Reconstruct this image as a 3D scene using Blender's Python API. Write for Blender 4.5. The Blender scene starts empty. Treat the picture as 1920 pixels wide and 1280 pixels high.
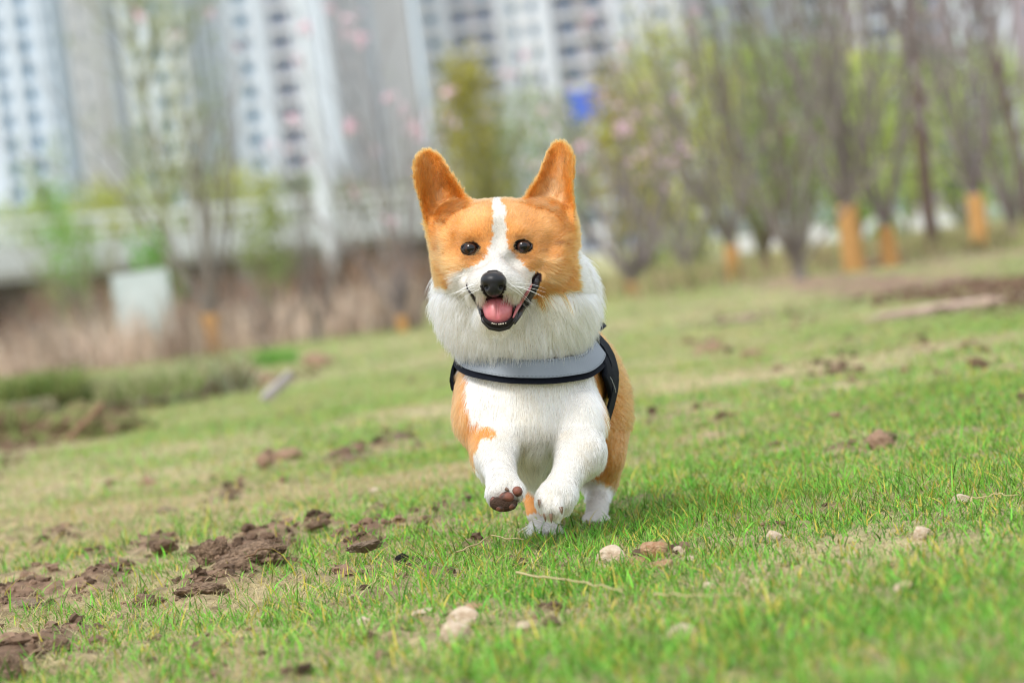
import bpy, bmesh, math, random
import numpy as np
from mathutils import Vector, Matrix

# ------------------------------------------------------------------ camera
sc = bpy.context.scene
FPX = 7200.0                      # focal length in px of the 1920 px wide picture (135 mm)
CAMH = 0.345
PITCH = math.atan(145.0 / FPX)
ROLL = math.radians(7.5)
f_ = np.array([0, math.cos(PITCH), -math.sin(PITCH)])
r0 = np.array([1.0, 0, 0]); u0 = np.cross(r0, f_)
r_ = math.cos(ROLL) * r0 - math.sin(ROLL) * u0
u_ = math.cos(ROLL) * u0 + math.sin(ROLL) * r0
CAM = np.array([0, 0, CAMH])
cd = bpy.data.cameras.new('camera'); cam = bpy.data.objects.new('camera', cd)
sc.collection.objects.link(cam)
cam.matrix_world = Matrix(((r_[0], u_[0], -f_[0], CAM[0]), (r_[1], u_[1], -f_[1], CAM[1]),
                           (r_[2], u_[2], -f_[2], CAM[2]), (0, 0, 0, 1)))
cd.sensor_width = 36; cd.lens = 135; cd.clip_start = 0.05; cd.clip_end = 5000
cd.dof.use_dof = True; cd.dof.focus_distance = 4.49; cd.dof.aperture_fstop = 6.0
cd.dof.aperture_blades = 9
sc.camera = cam

# ------------------------------------------------------------------ light
SUN_EL, SUN_ROT = math.radians(52), math.radians(-150)   # high, from behind-left of the camera
w = bpy.data.worlds.new('World'); sc.world = w; w.use_nodes = True
nt = w.node_tree; nt.nodes.clear()
out = nt.nodes.new('ShaderNodeOutputWorld'); bg = nt.nodes.new('ShaderNodeBackground')
sky = nt.nodes.new('ShaderNodeTexSky'); sky.sky_type = 'NISHITA'; sky.sun_disc = False
sky.sun_elevation = SUN_EL; sky.sun_rotation = SUN_ROT
sky.air_density = 1.0; sky.dust_density = 4.0; sky.ozone_density = 1.0
mixc = nt.nodes.new('ShaderNodeMix'); mixc.data_type = 'RGBA'
mixc.inputs[0].default_value = 0.72
mixc.inputs[7].default_value = (6.6, 7.1, 7.7, 1)       # the white cloud cover
nt.links.new(sky.outputs[0], mixc.inputs[6]); nt.links.new(mixc.outputs[2], bg.inputs[0])
bg.inputs[1].default_value = 0.115
nt.links.new(bg.outputs[0], out.inputs[0])
sl = bpy.data.lights.new('sun', 'SUN'); sl.energy = 1.45; sl.angle = math.radians(15); sl.color = (1, .97, .93)
so = bpy.data.objects.new('sun', sl); sc.collection.objects.link(so)
sdir = Vector((math.cos(SUN_EL) * math.sin(SUN_ROT), math.cos(SUN_EL) * math.cos(SUN_ROT), math.sin(SUN_EL)))
so.rotation_euler = sdir.to_track_quat('Z', 'Y').to_euler()
sc.view_settings.view_transform = 'Standard'; sc.view_settings.look = 'None'
sc.view_settings.exposure = 0.92; sc.view_settings.gamma = 1; sc.view_settings.use_curve_mapping = False
sc.cycles.filter_width = 1.05; sc.cycles.max_bounces = 12; sc.cycles.transparent_max_bounces = 8
sc.cycles.diffuse_bounces = 4; sc.cycles.transmission_bounces = 12
try: sc.cycles_curves.shape = 'RIBBONS'
except Exception: pass

# ------------------------------------------------------------------ helpers
rng = np.random.default_rng(7); random.seed(7)
COL = sc.collection

def P(X, Y, D):
    return CAM + D * (f_ + (X - 960) / FPX * r_ + (640 - Y) / FPX * u_)
def G(X, Y, z=0.0):
    d = f_ + (X - 960) / FPX * r_ + (640 - Y) / FPX * u_
    t = (z - CAMH) / min(d[2], -0.0004)
    return CAM + t * d

def hash3(ix, iy, iz, seed):
    h = (ix.astype(np.int64) * 374761393 + iy.astype(np.int64) * 668265263 + iz.astype(np.int64) * 2147483647 + seed * 974711) & 0xffffffff
    h = ((h ^ (h >> 13)) * 1274126177) & 0xffffffff
    h = (h ^ (h >> 16)) & 0xffffffff
    return h / 4294967295.0
def vnoise(p, scale=1.0, seed=0):
    p = np.asarray(p, float)
    if p.shape[-1] == 2: p = np.concatenate([p, np.zeros(p.shape[:-1] + (1,))], -1)
    q = p * scale; i = np.floor(q).astype(np.int64); f = q - i; f = f * f * (3 - 2 * f)
    r = 0
    for dx in (0, 1):
        for dy in (0, 1):
            for dz in (0, 1):
                wgt = (f[..., 0] if dx else 1 - f[..., 0]) * (f[..., 1] if dy else 1 - f[..., 1]) * (f[..., 2] if dz else 1 - f[..., 2])
                r = r + wgt * hash3(i[..., 0] + dx, i[..., 1] + dy, i[..., 2] + dz, seed)
    return r * 2 - 1
def fbm(p, scale, seed=0, oct=4, gain=.5):
    a = 1; s = 0; t = 0
    for k in range(oct):
        s = s + a * vnoise(p, scale * 2 ** k, seed + k * 17); t += a; a *= gain
    return s / t

def meta(o, label=None, cat=None, group=None, kind=None):
    if label: o['label'] = label
    if cat: o['category'] = cat
    if group: o['group'] = group
    if kind: o['kind'] = kind
    return o
def link(o, parent=None):
    COL.objects.link(o)
    if parent is not None: o.parent = parent
    return o
def empty(name, loc, label, cat, group=None, rz=0):
    o = bpy.data.objects.new(name, None); o.location = Vector([float(c) for c in loc]); o.rotation_euler[2] = rz
    o.empty_display_size = .1
    COL.objects.link(o); return meta(o, label, cat, group)
def npmesh(name, V, F, mats=(), cols=None, smooth=False, midx=None):
    """V (n,3); F = list of arrays of faces (k,3) / (k,4)"""
    me = bpy.data.meshes.new(name)
    if isinstance(F, np.ndarray): F = [F]
    F = [np.asarray(f, np.int32) for f in F if len(f)]
    V = np.asarray(V, np.float32)
    me.vertices.add(len(V)); me.vertices.foreach_set('co', V.ravel())
    nl = sum(f.size for f in F); npoly = sum(len(f) for f in F)
    me.loops.add(nl); me.loops.foreach_set('vertex_index', np.concatenate([f.ravel() for f in F]))
    sizes = np.concatenate([np.full(len(f), f.shape[1], np.int32) for f in F])
    starts = np.concatenate([[0], np.cumsum(sizes)[:-1]]).astype(np.int32)
    me.polygons.add(npoly); me.polygons.foreach_set('loop_start', starts)
    try: me.polygons.foreach_set('loop_total', sizes)
    except Exception: pass
    me.polygons.foreach_set('use_smooth', np.full(npoly, smooth, bool))
    if midx is not None: me.polygons.foreach_set('material_index', np.asarray(midx, np.int32))
    me.update(calc_edges=True)
    for m in mats: me.materials.append(m)
    if cols is not None:
        a = me.attributes.new('col', 'FLOAT_COLOR', 'POINT')
        c = np.ones((len(V), 4), np.float32); c[:, :3] = cols; a.data.foreach_set('color', c.ravel())
    return me
def obj(name, me, parent=None, loc=None):
    o = bpy.data.objects.new(name, me); link(o, parent)
    if loc is not None: o.location = Vector([float(c) for c in loc])
    return o

def mat(name, color=None, rough=.7, spec=.3, noise=None, attr=False, bump=None, sub=0, coat=0, metal=0, sheen=0, trans=0):
    """noise = (scale, color2, contrast) ; bump = (scale, strength, distance)"""
    m = bpy.data.materials.new(name); m.use_nodes = True; n = m.node_tree; b = n.nodes['Principled BSDF']
    b.inputs['Roughness'].default_value = rough; b.inputs['Specular IOR Level'].default_value = spec
    b.inputs['Metallic'].default_value = metal
    if coat: b.inputs['Coat Weight'].default_value = coat; b.inputs['Coat Roughness'].default_value = .08
    if sub:
        b.inputs['Subsurface Weight'].default_value = sub; b.inputs['Subsurface Scale'].default_value = .004
    if color: b.inputs['Base Color'].default_value = (*color, 1)
    src = None
    if attr:
        at = n.nodes.new('ShaderNodeAttribute'); at.attribute_name = 'col'; src = at.outputs['Color']
    tc = n.nodes.new('ShaderNodeTexCoord')
    if noise:
        t = n.nodes.new('ShaderNodeTexNoise'); t.inputs['Scale'].default_value = noise[0]; t.inputs['Detail'].default_value = 6
        n.links.new(tc.outputs['Object'], t.inputs['Vector'])
        rp = n.nodes.new('ShaderNodeMapRange'); c = noise[2]
        rp.inputs['From Min'].default_value = .5 - c; rp.inputs['From Max'].default_value = .5 + c
        n.links.new(t.outputs['Fac'], rp.inputs['Value'])
        mx = n.nodes.new('ShaderNodeMix'); mx.data_type = 'RGBA'
        n.links.new(rp.outputs[0], mx.inputs[0])
        if src: n.links.new(src, mx.inputs[6])
        else: mx.inputs[6].default_value = (*color, 1)
        mx.inputs[7].default_value = (*noise[1], 1); src = mx.outputs[2]
    if src: n.links.new(src, b.inputs['Base Color'])
    if bump:
        t2 = n.nodes.new('ShaderNodeTexNoise'); t2.inputs['Scale'].default_value = bump[0]; t2.inputs['Detail'].default_value = 8
        n.links.new(tc.outputs['Object'], t2.inputs['Vector'])
        bp = n.nodes.new('ShaderNodeBump'); bp.inputs['Strength'].default_value = bump[1]; bp.inputs['Distance'].default_value = bump[2]
        n.links.new(t2.outputs['Fac'], bp.inputs['Height']); n.links.new(bp.outputs[0], b.inputs['Normal'])
    if trans:
        tr = n.nodes.new('ShaderNodeBsdfTranslucent'); ms = n.nodes.new('ShaderNodeMixShader'); ms.inputs[0].default_value = trans
        if src: n.links.new(src, tr.inputs[0])
        else: tr.inputs[0].default_value = (*color, 1)
        o = n.nodes['Material Output']
        n.links.new(b.outputs[0], ms.inputs[1]); n.links.new(tr.outputs[0], ms.inputs[2]); n.links.new(ms.outputs[0], o.inputs['Surface'])
    return m

class MB:
    """collects boxes and tubes in one mesh"""
    def __init__(s): s.v = []; s.f4 = []; s.m4 = []; s.n = 0
    def box(s, a, b, m=0):
        x0, y0, z0 = a; x1, y1, z1 = b
        s.v.append(np.array([(x0,y0,z0),(x1,y0,z0),(x1,y1,z0),(x0,y1,z0),(x0,y0,z1),(x1,y0,z1),(x1,y1,z1),(x0,y1,z1)], float))
        q = np.array([(0,3,2,1),(4,5,6,7),(0,1,5,4),(1,2,6,5),(2,3,7,6),(3,0,4,7)]) + s.n
        s.f4.append(q); s.m4 += [m] * 6; s.n += 8
    def tube(s, pts, rad, k=6, m=0, cap=True):
        pts = np.asarray(pts, float); rad = np.broadcast_to(np.asarray(rad, float), (len(pts),))
        d = np.gradient(pts, axis=0); d /= np.linalg.norm(d, axis=1)[:, None] + 1e-12
        ref = np.array([0, 0, 1.0]) if abs(d[0][2]) < .9 else np.array([1.0, 0, 0])
        a = np.cross(d, ref); a /= np.linalg.norm(a, axis=1)[:, None] + 1e-12; b = np.cross(d, a)
        th = np.arange(k) / k * 2 * math.pi
        ring = pts[:, None] + rad[:, None, None] * (np.cos(th)[None, :, None] * a[:, None] + np.sin(th)[None, :, None] * b[:, None])
        n = len(pts); s.v.append(ring.reshape(-1, 3))
        i, j = np.meshgrid(np.arange(n - 1), np.arange(k), indexing='ij'); j2 = (j + 1) % k
        q = np.stack([i*k+j, (i+1)*k+j, (i+1)*k+j2, i*k+j2], -1).reshape(-1, 4) + s.n
        s.f4.append(q); s.m4 += [m] * len(q); s.n += n * k
    def mesh(s, name, mats, smooth=False):
        return npmesh(name, np.concatenate(s.v), np.concatenate(s.f4), mats, smooth=smooth, midx=s.m4)
    def build(s, name, mats, parent=None, smooth=False, loc=None):
        return obj(name, s.mesh(name, mats if isinstance(mats, (list, tuple)) else [mats], smooth), parent, loc)

# ------------------------------------------------------------------ ground
DIRT = [  # X, Y, radius px : bare soil patches
 (470,1040,110,1),(390,1105,80,.9),(300,1030,70,.7),(120,1010,60,.7),(100,1210,70,.8),(15,1255,70,1),(30,1130,80,1),(260,1130,60,.8),
 (680,1020,60,.6),(600,985,50,.6),(705,970,35,.7),(530,862,60,.7),(740,820,60,.6),(660,860,60,.6),(430,930,60,.7),(180,1100,60,.8),
 (1655,830,60,.8),(1590,850,55,.6),(1575,695,50,.7),(1335,655,60,.5),(1410,660,40,.5),(1835,685,30,.5),(1465,730,35,.4),
 (1310,790,90,.4),(1240,805,70,.4),(1400,590,120,.4),(1720,545,190,1.1),(1850,535,170,1.1),(1950,560,120,1.0),(1240,1050,60,.8),(1650,500,90,.7),
 (850,945,50,.5),(1020,1010,40,.5),(150,800,150,.8),(70,760,120,.8),(330,720,110,.6),(1780,480,120,.8),(560,700,70,.5)]
dirtw = []
for X, Y, R, s in DIRT:
    g = G(X, Y); gx = G(X + R, Y + R * -.13); gy = G(X, Y - R * .45)
    dirtw.append((g[0], g[1], abs(gx[0] - g[0]), max(abs(gy[1] - g[1]), .03), s))
def soil_mask(x, y):
    p = np.stack([x, y], -1)
    n1 = fbm(p, 13.0, 3, 4) * 1.35; n0 = fbm(p, 1.1, 9, 3)
    m = np.zeros_like(x)
    for gx, gy, rx, ry, s in dirtw:
        d = np.sqrt(((x - gx) / rx) ** 2 + ((y - gy) / ry) ** 2)
        m = np.maximum(m, s * np.clip(1.35 - d * 1.25, 0, 1))
    left = np.clip(.15 - x / np.maximum(y, 1) * 3.2, 0, .24) * np.clip((7.2 - y) / 1.5, 0, 1)
    m = np.clip((m + left) * 1.25 + n1 * .8 + n0 * .3 - .32, 0, 1)
    # more bare and broken on the left in front
    return m
def dry_mask(x, y):
    p = np.stack([x, y], -1)
    n = fbm(p, 1.4, 31, 3) * .8 + fbm(p, 6, 37, 3) * .45
    base = .55 - .27 * np.clip(x / (0.11 * np.maximum(y, 1)), -1, 1)   # greener to the right in front
    near = np.clip((7.5 - y) / 4.0, 0, 1)
    base = base * (0.35 + .65 * near) + .22 * (1 - near)
    belt = np.exp(-((y - 7.6) / 2.0) ** 2) * .35 + .10 * np.clip(x / 2 + .4, 0, 1)
    return np.clip(base + belt + n * .95, 0, 1)
def hgt(x, y):
    x = np.asarray(x, float); y = np.asarray(y, float)
    p = np.stack([x, y], -1)
    fade = np.clip(y / 3.0, 0, 1) * np.exp(-np.maximum(y - 30, 0) / 40)
    h = .012 * fbm(p, 2.2, 5, 3) + .006 * fbm(p, 9, 6, 3)
    h = h + .02 * soil_mask(x, y) * (.4 + .6 * np.abs(fbm(p, 14, 8, 3)) * 2)
    return h * fade
def hz(x, y): return float(hgt(np.array([x]), np.array([y]))[0])
def onG(X, Y):
    g = G(X, Y)
    for _ in range(2): g = G(X, Y, hz(g[0], g[1]))
    return g

ys = np.concatenate([np.linspace(-60, 1.0, 10), np.linspace(1.2, 2.6, 10), np.linspace(2.62, 8, 400),
                     8 * (700 / 8) ** np.linspace(0.004, 1, 330)])
t = np.linspace(-1, 1, 401); t = t * .35 + t ** 3 * .65 * .6 + t ** 9 * 3
YY, TT = np.meshgrid(ys, t, indexing='ij')
XX = TT * (2.2 + .55 * np.maximum(YY, 0))
XX = np.where(YY < 0, TT * 20, XX)
ZZ = hgt(XX, YY)
gcol = soil_mask(XX, YY)
dcol = dry_mask(XX, YY)
V = np.stack([XX, YY, ZZ], -1).reshape(-1, 3)
ny, nx = YY.shape
i, j = np.meshgrid(np.arange(ny - 1), np.arange(nx - 1), indexing='ij')
Fq = np.stack([i*nx+j, i*nx+j+1, (i+1)*nx+j+1, (i+1)*nx+j], -1).reshape(-1, 4)
soilc = np.array([.17, .108, .070]); dryc = np.array([.42, .35, .20]); grc = np.array([.16, .18, .06])
pv = V[:, :2]
s1 = gcol.reshape(-1, 1); d1 = dcol.reshape(-1, 1)
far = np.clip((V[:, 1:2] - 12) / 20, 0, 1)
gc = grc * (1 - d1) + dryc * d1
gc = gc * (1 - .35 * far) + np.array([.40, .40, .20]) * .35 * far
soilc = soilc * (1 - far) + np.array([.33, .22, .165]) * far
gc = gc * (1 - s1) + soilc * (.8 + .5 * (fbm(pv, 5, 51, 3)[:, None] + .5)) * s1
gm = mat('ground', rough=.95, spec=.1, attr=True, bump=(60, .6, .01))
n = gm.node_tree
# fine mottling, same hue family
tn = n.nodes.new('ShaderNodeTexNoise'); tn.inputs['Scale'].default_value = 45; tn.inputs['Detail'].default_value = 8
tcn = n.nodes.new('ShaderNodeTexCoord'); n.links.new(tcn.outputs['Object'], tn.inputs['Vector'])
mr = n.nodes.new('ShaderNodeMapRange'); mr.inputs['From Min'].default_value = .3; mr.inputs['From Max'].default_value = .7
mr.inputs['To Min'].default_value = .55; mr.inputs['To Max'].default_value = 1.35
n.links.new(tn.outputs['Fac'], mr.inputs['Value'])
vm = n.nodes.new('ShaderNodeVectorMath'); vm.operation = 'SCALE'
at = [k for k in n.nodes if k.type == 'ATTRIBUTE'][0]
n.links.new(at.outputs['Color'], vm.inputs[0]); n.links.new(mr.outputs[0], vm.inputs['Scale'])
n.links.new(vm.outputs[0], n.nodes['Principled BSDF'].inputs['Base Color'])
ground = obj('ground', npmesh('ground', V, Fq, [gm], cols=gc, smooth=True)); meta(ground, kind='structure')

# ------------------------------------------------------------------ grass
STONES = []
for X_, Y_, r__ in [(1145,1058,30),(1232,1050,34),(1280,1054,20),(1275,1200,34),(866,1180,36),(858,1206,30),(1330,1110,15),(1453,1016,18),(1732,1010,20),(1587,1062,12),
                    (1697,1108,20),(1800,943,20),(756,1056,20),(680,1174,16),(1000,1214,20),(792,1152,22),(1655,838,30)]:
    g_ = G(X_, Y_); STONES.append((g_[0], g_[1], r__ * g_[1] / FPX))
def blades(name, x, y, h, wd, bend, lean, colr, tip, segs=3, mats=None):
    n = len(x); z = hgt(x, y) - .003
    az = rng.uniform(0, 2 * math.pi, n); fz = az + rng.normal(0, .6, n) + math.pi / 2
    ca, sa = np.cos(az), np.sin(az); cf, sf = np.cos(fz), np.sin(fz)
    ts = np.linspace(0, 1, segs + 1); vs = []; cs = []
    for k, t_ in enumerate(ts):
        hor = lean * t_ * h + bend * t_ ** 2 * h
        up = h * t_ * (1 - .45 * np.clip(bend, 0, 1.6) * t_)
        px = x + ca * hor; py = y + sa * hor; pz = z + np.maximum(up, -.0) + .001
        c = colr * (1 - t_ ** 2 * tip[:, None]) + np.array([.45, .36, .10]) * (t_ ** 2 * tip[:, None])
        wk = wd * .5 * (1 - t_) ** .6 * (1 if k else .8)
        if k < segs:
            vs.append(np.stack([px - cf * wk, py - sf * wk, pz], -1)); vs.append(np.stack([px + cf * wk, py + sf * wk, pz], -1)); cs += [c, c]
        else:
            vs.append(np.stack([px, py, pz], -1)); cs.append(c)
    m = 2 * segs + 1
    V = np.stack(vs, 1).reshape(-1, 3); C = np.stack(cs, 1).reshape(-1, 3)
    b = np.arange(n)[:, None] * m
    q = np.concatenate([b + np.array([2*k, 2*k+1, 2*k+3, 2*k+2]) for k in range(segs - 1)], 0)
    tr = b + np.array([2*segs-2, 2*segs-1, 2*segs])
    return V, [q, tr], C
def region(n, d0, d1, marg=.35, pw=1.0):
    """n tuft centres over the ground seen between distances d0..d1 (and a margin each side)"""
    u = rng.uniform(0, 1, n); D = (d0 ** pw + u * (d1 ** pw - d0 ** pw)) ** (1 / pw)
    hw = D * .1333 * 1.08 + marg
    x = rng.uniform(-1, 1, n) * hw
    return x, D
allV, allQ, allT, allC, off = [], [], [], [], 0
def add_blades(x, y, **k):
    global off
    V, (q, tr), C = blades('', x, y, **k)
    allV.append(V); allQ.append(q + off); allT.append(tr + off); allC.append(C); off += len(V)
def field(ntuft, per, d0, d1, hs, ws, spread, pw, dry_only=False):
    x, y = region(ntuft, d0, d1, pw=pw)
    s = soil_mask(x, y); dr = dry_mask(x, y)
    keep = rng.uniform(0, 1, ntuft) > s * 1.05
    for gx, gy, rr_ in STONES:
        keep &= ~((np.abs(x - gx) < rr_ * 1.0) & (y - gy < rr_ * .6) & (y - gy > -rr_ * 2.6) & (rng.uniform(0, 1, ntuft) < .6))
    x, y, dr = x[keep], y[keep], dr[keep]
    tn_ = vnoise(np.stack([x, y], -1), 3.0, 77) * .5 + .5
    x = np.repeat(x, per) + rng.normal(0, spread, len(x) * per); y = np.repeat(y, per) + rng.normal(0, spread, len(y) * per)
    dr = np.repeat(dr, per); tn_ = np.repeat(tn_, per); n = len(x)
    isdry = (rng.uniform(0, 1, n) < dr * .95) | dry_only
    hh = hs * rng.lognormal(0, .35, n) * (.65 + .6 * tn_)
    g = np.array([.118, .335, .032]) * rng.uniform(.35, 1.75, (n, 1)) * (1 + rng.normal(0, .12, (n, 3)))
    yl = rng.uniform(0, 1, n) < .15
    g[yl] = np.array([.55, .46, .07]) * rng.uniform(.7, 1.2, (yl.sum(), 1))
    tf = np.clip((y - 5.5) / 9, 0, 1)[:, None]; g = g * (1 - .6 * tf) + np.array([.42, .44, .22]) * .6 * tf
    g = np.clip(g + (tn_[:, None] - .5) * np.array([.03, .06, .005]), .01, 1)
    st = np.array([.50, .41, .22]) * rng.uniform(.55, 1.35, (n, 1))
    c = np.where(isdry[:, None], st, g)
    bend = np.where(isdry, rng.uniform(.6, 2.2, n), rng.uniform(.05, 1.1, n))
    lean = np.where(isdry, rng.uniform(.3, 1.6, n), rng.uniform(0, .45, n))
    hh = np.where(isdry, hh * .8, hh)
    tip = np.where(rng.uniform(0, 1, n) < .35, rng.uniform(.3, .9, n), .1)
    wd = ws * rng.uniform(.6, 1.4, n) * np.where(isdry, .6, 1)
    add_blades(x, y, h=hh, wd=wd, bend=bend, lean=lean, colr=c, tip=tip)
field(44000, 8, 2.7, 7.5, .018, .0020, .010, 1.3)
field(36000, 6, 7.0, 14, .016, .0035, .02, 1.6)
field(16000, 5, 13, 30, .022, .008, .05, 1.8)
field(26000, 4, 2.7, 7.5, .013, .0016, .012, 1.3, dry_only=True)
V = np.concatenate(allV); C = np.concatenate(allC)
gmat = mat('grass_blade', rough=.55, spec=.25, attr=True, trans=.3)
grass = obj('grass', npmesh('grass', V, [np.concatenate(allQ), np.concatenate(allT)], [gmat], cols=C, smooth=True))
meta(grass, 'short green and straw yellow lawn grass covering the field', 'grass', kind='stuff')

# ------------------------------------------------------------------ dirt clods and stones
m_clod = {
 'dark': mat('dark_soil', (.11, .072, .047), .95, .12, (5, (.30, .205, .135), .15), bump=(9, .5, .15)),
 'red': mat('reddish_soil', (.30, .18, .12), .95, .12, (5, (.42, .29, .20), .18), bump=(9, .45, .12)),
 'grey': mat('grey_brown_soil', (.17, .125, .09), .95, .12, (5, (.28, .21, .15), .18), bump=(9, .45, .12)),
 'black': mat('black_lump', (.02, .02, .022), .8, .3, (9, (.05, .045, .045), .2), bump=(60, .9, .01)),
 'mound': mat('mound_soil', (.17, .11, .07), .95, .12, (4, (.20, .24, .08), .10), bump=(9, .45, .12)),
 'far': mat('pale_reddish_soil', (.40, .27, .20), .95, .12, (5, (.55, .42, .33), .18), bump=(9, .45, .12)),
 'pale': mat('pale_stone', (.56, .46, .34), .8, .25, (2.2, (.42, .31, .21), .12), bump=(6, .35, .05)),
 'brown': mat('brown_stone', (.42, .22, .11), .8, .25, (2.2, (.58, .38, .23), .12), bump=(6, .6, .12)),
}
def lump_mesh(kind, seed, rough, sub=5):
    bm = bmesh.new(); bmesh.ops.create_icosphere(bm, subdivisions=sub, radius=1)
    V = np.array([v.co[:] for v in bm.verts])
    d = 1 + rough * .45 * fbm(V + seed * 7.3, 1.1, seed, 2)
    if rough > .5:
        g_ = np.random.default_rng(seed * 31 + 5)
        V2 = V + .18 * np.stack([fbm(V, 2.5, seed + k, 2) for k in range(3)], -1)
        for npts, amp in ((22, .34), (110, .17), (500, .08)):
            c = g_.normal(0, 1, (npts, 3)); c /= np.linalg.norm(c, axis=1)[:, None]; hh = g_.uniform(.3, 1, npts)
            dd = np.full(len(V), 9.0); hb_ = np.zeros(len(V))
            for q, q2 in zip(c, hh):
                e = np.linalg.norm(V2 - q, axis=1); m_ = e < dd; dd[m_] = e[m_]; hb_[m_] = q2
            rr = 2.6 / math.sqrt(npts)
            d += amp * hb_ * np.sqrt(np.clip(1 - (dd / rr) ** 2, 0, 1)) - amp * .45
        d += .10 * vnoise(V, 14, seed + 3) + .07 * vnoise(V, 28, seed + 4)
    else:
        g_ = np.random.default_rng(seed * 13 + 2); N_ = g_.normal(0, 1, (16, 3)); N_ /= np.linalg.norm(N_, axis=1)[:, None]; hh = g_.uniform(.62, 1.0, 16)
        dd = hh[None] / np.maximum(V @ N_.T, .15); d = np.minimum(-np.log(np.exp(-9 * dd).sum(1)) / 9 + .08, 1.15)
        d += .05 * vnoise(V, 3, seed + 3) + .03 * vnoise(V, 9, seed + 6) + .015 * vnoise(V, 24, seed + 8)
    V = V * d[:, None]
    for v, c in zip(bm.verts, V): v.co = c
    me = bpy.data.meshes.new('lump'); bm.to_mesh(me); bm.free()
    me.materials.append(m_clod[kind])
    me.polygons.foreach_set('use_smooth', np.full(len(me.polygons), True, bool))
    return me
lumps = {}
def lump(kind, X, Y, rx, rz, label, group, name, cat, ry=None, sink=.35, seed=None):
    k = (kind, (seed if seed is not None else random.randrange(4)))
    rough = .28 if kind in ('pale', 'brown') else .85
    if k not in lumps: lumps[k] = lump_mesh(kind, k[1] + hash(kind[0]) % 1 + {'d':0,'r':10,'g':20,'b':30,'p':40}[kind[0]], rough)
    g = onG(X, Y); D = g[1]
    o = obj(name, lumps[k]); s = D / FPX
    kf = 1.0 if kind in ('pale', 'brown') else .82; rx *= kf; rz *= kf * 1.1; sink = .28 if kind in ('pale', 'brown') else .42; o.scale = (rx * s, (ry or rx * .8) * s, rz * s)
    o.rotation_euler = (random.uniform(-.2, .2), random.uniform(-.2, .2), random.uniform(-.5, .5))
    o.location = (g[0], g[1] + .3 * rx * s, g[2] + rz * s * (1 - 2 * sink) + rz * s * .15)
    return meta(o, label, cat, group)
GC, GS = 'dirt clods scattered over the lawn', 'stones lying in the lawn'
for kind, X, Y, rx, rz, lab in [
 ('dark',480,1052,72,30,'large dark clod of turned soil, biggest of the clods left of the dog'),
 ('dark',402,1042,38,30,'jagged dark clod just left of the largest soil clod'),
 ('dark',545,1030,34,20,'dark crumbly clod just right of the largest soil clod'),
 ('dark',305,1030,36,14,'low dark brown clod further left of the largest soil clod'),
 ('grey',120,1015,30,16,'grey brown clod among grass at far left, above the muddy patch'),
 ('dark',100,1222,42,24,'dark clod near the lower left corner of the lawn'),
 ('dark',8,1275,52,46,'dark soil mound cut off by the lower left corner'),
 ('grey',40,1140,60,13,'flat grey brown slab of soil at the left edge of the photo'),
 ('dark',130,1128,30,14,'small dark clod right of the flat slab at the left edge'),
 ('dark',270,1135,34,16,'dark clod in front of the largest soil clod, towards the left edge'),
 ('dark',388,1112,52,18,'wide dark clod directly in front of the largest soil clod'),
 ('grey',682,1028,36,11,'flat grey brown clod halfway between largest clod and the dog'),
 ('black',756,1056,19,17,'small black lump on the grass in front left of the dog'),
 ('dark',597,985,28,10,'thin dark clod behind the largest soil clod'),
 ('dark',707,977,20,11,'little dark clod left of the raised pawpad'),
 ('red',536,866,34,20,'rounded reddish clod on dry grass left of the dog'),
 ('red',498,868,20,16,'small reddish clod touching the rounded reddish clod'),
 ('red',275,918,20,22,'upright light reddish clod on green grass at left'),
 ('grey',742,826,38,11,'flat grey clod on dry grass nearest to the dog shoulder'),
 ('grey',662,866,30,12,'flat grey clod between reddish clod and the dog'),
 ('grey',430,940,34,10,'low brown clod behind the jagged dark clod'),
 ('grey',312,968,24,15,'small brown clod in green grass, below the upright reddish clod'),
 ('dark',232,1062,22,10,'small dark crumb left of the low brown clods'),
 ('red',1655,838,30,26,'reddish crumbly heap on the lawn right of the dog, taller one'),
 ('red',1590,858,40,10,'flat reddish clod just left of the taller reddish heap'),
 ('dark',1576,700,28,13,'dark clod on the far lawn right of the dog, middle one'),
 ('red',1338,662,38,17,'far brown clod right behind the dog, left of two neighbours'),
 ('red',1412,668,28,11,'far brown clod right behind the dog, right of two neighbours'),
 ('dark',1835,690,20,16,'dark clod on the far lawn near the right edge'),
 ('grey',1465,736,22,8,'thin grey clod on dry grass right of the dog'),
 ('grey',1318,790,46,7,'long low ridge of brown soil beside the dog rump'),
 ('dark',1452,838,16,8,'tiny dark clod in grass between dog and reddish heap'),
 ('red',597,688,34,20,'pale reddish clod far behind on the left by the plank'),
 ('red',487,716,42,16,'orange brown clod left of the grey plank'),
 ]:
    lump(kind, X, Y, rx, rz, lab, GC, 'dirt_clod', 'dirt clod')
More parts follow.
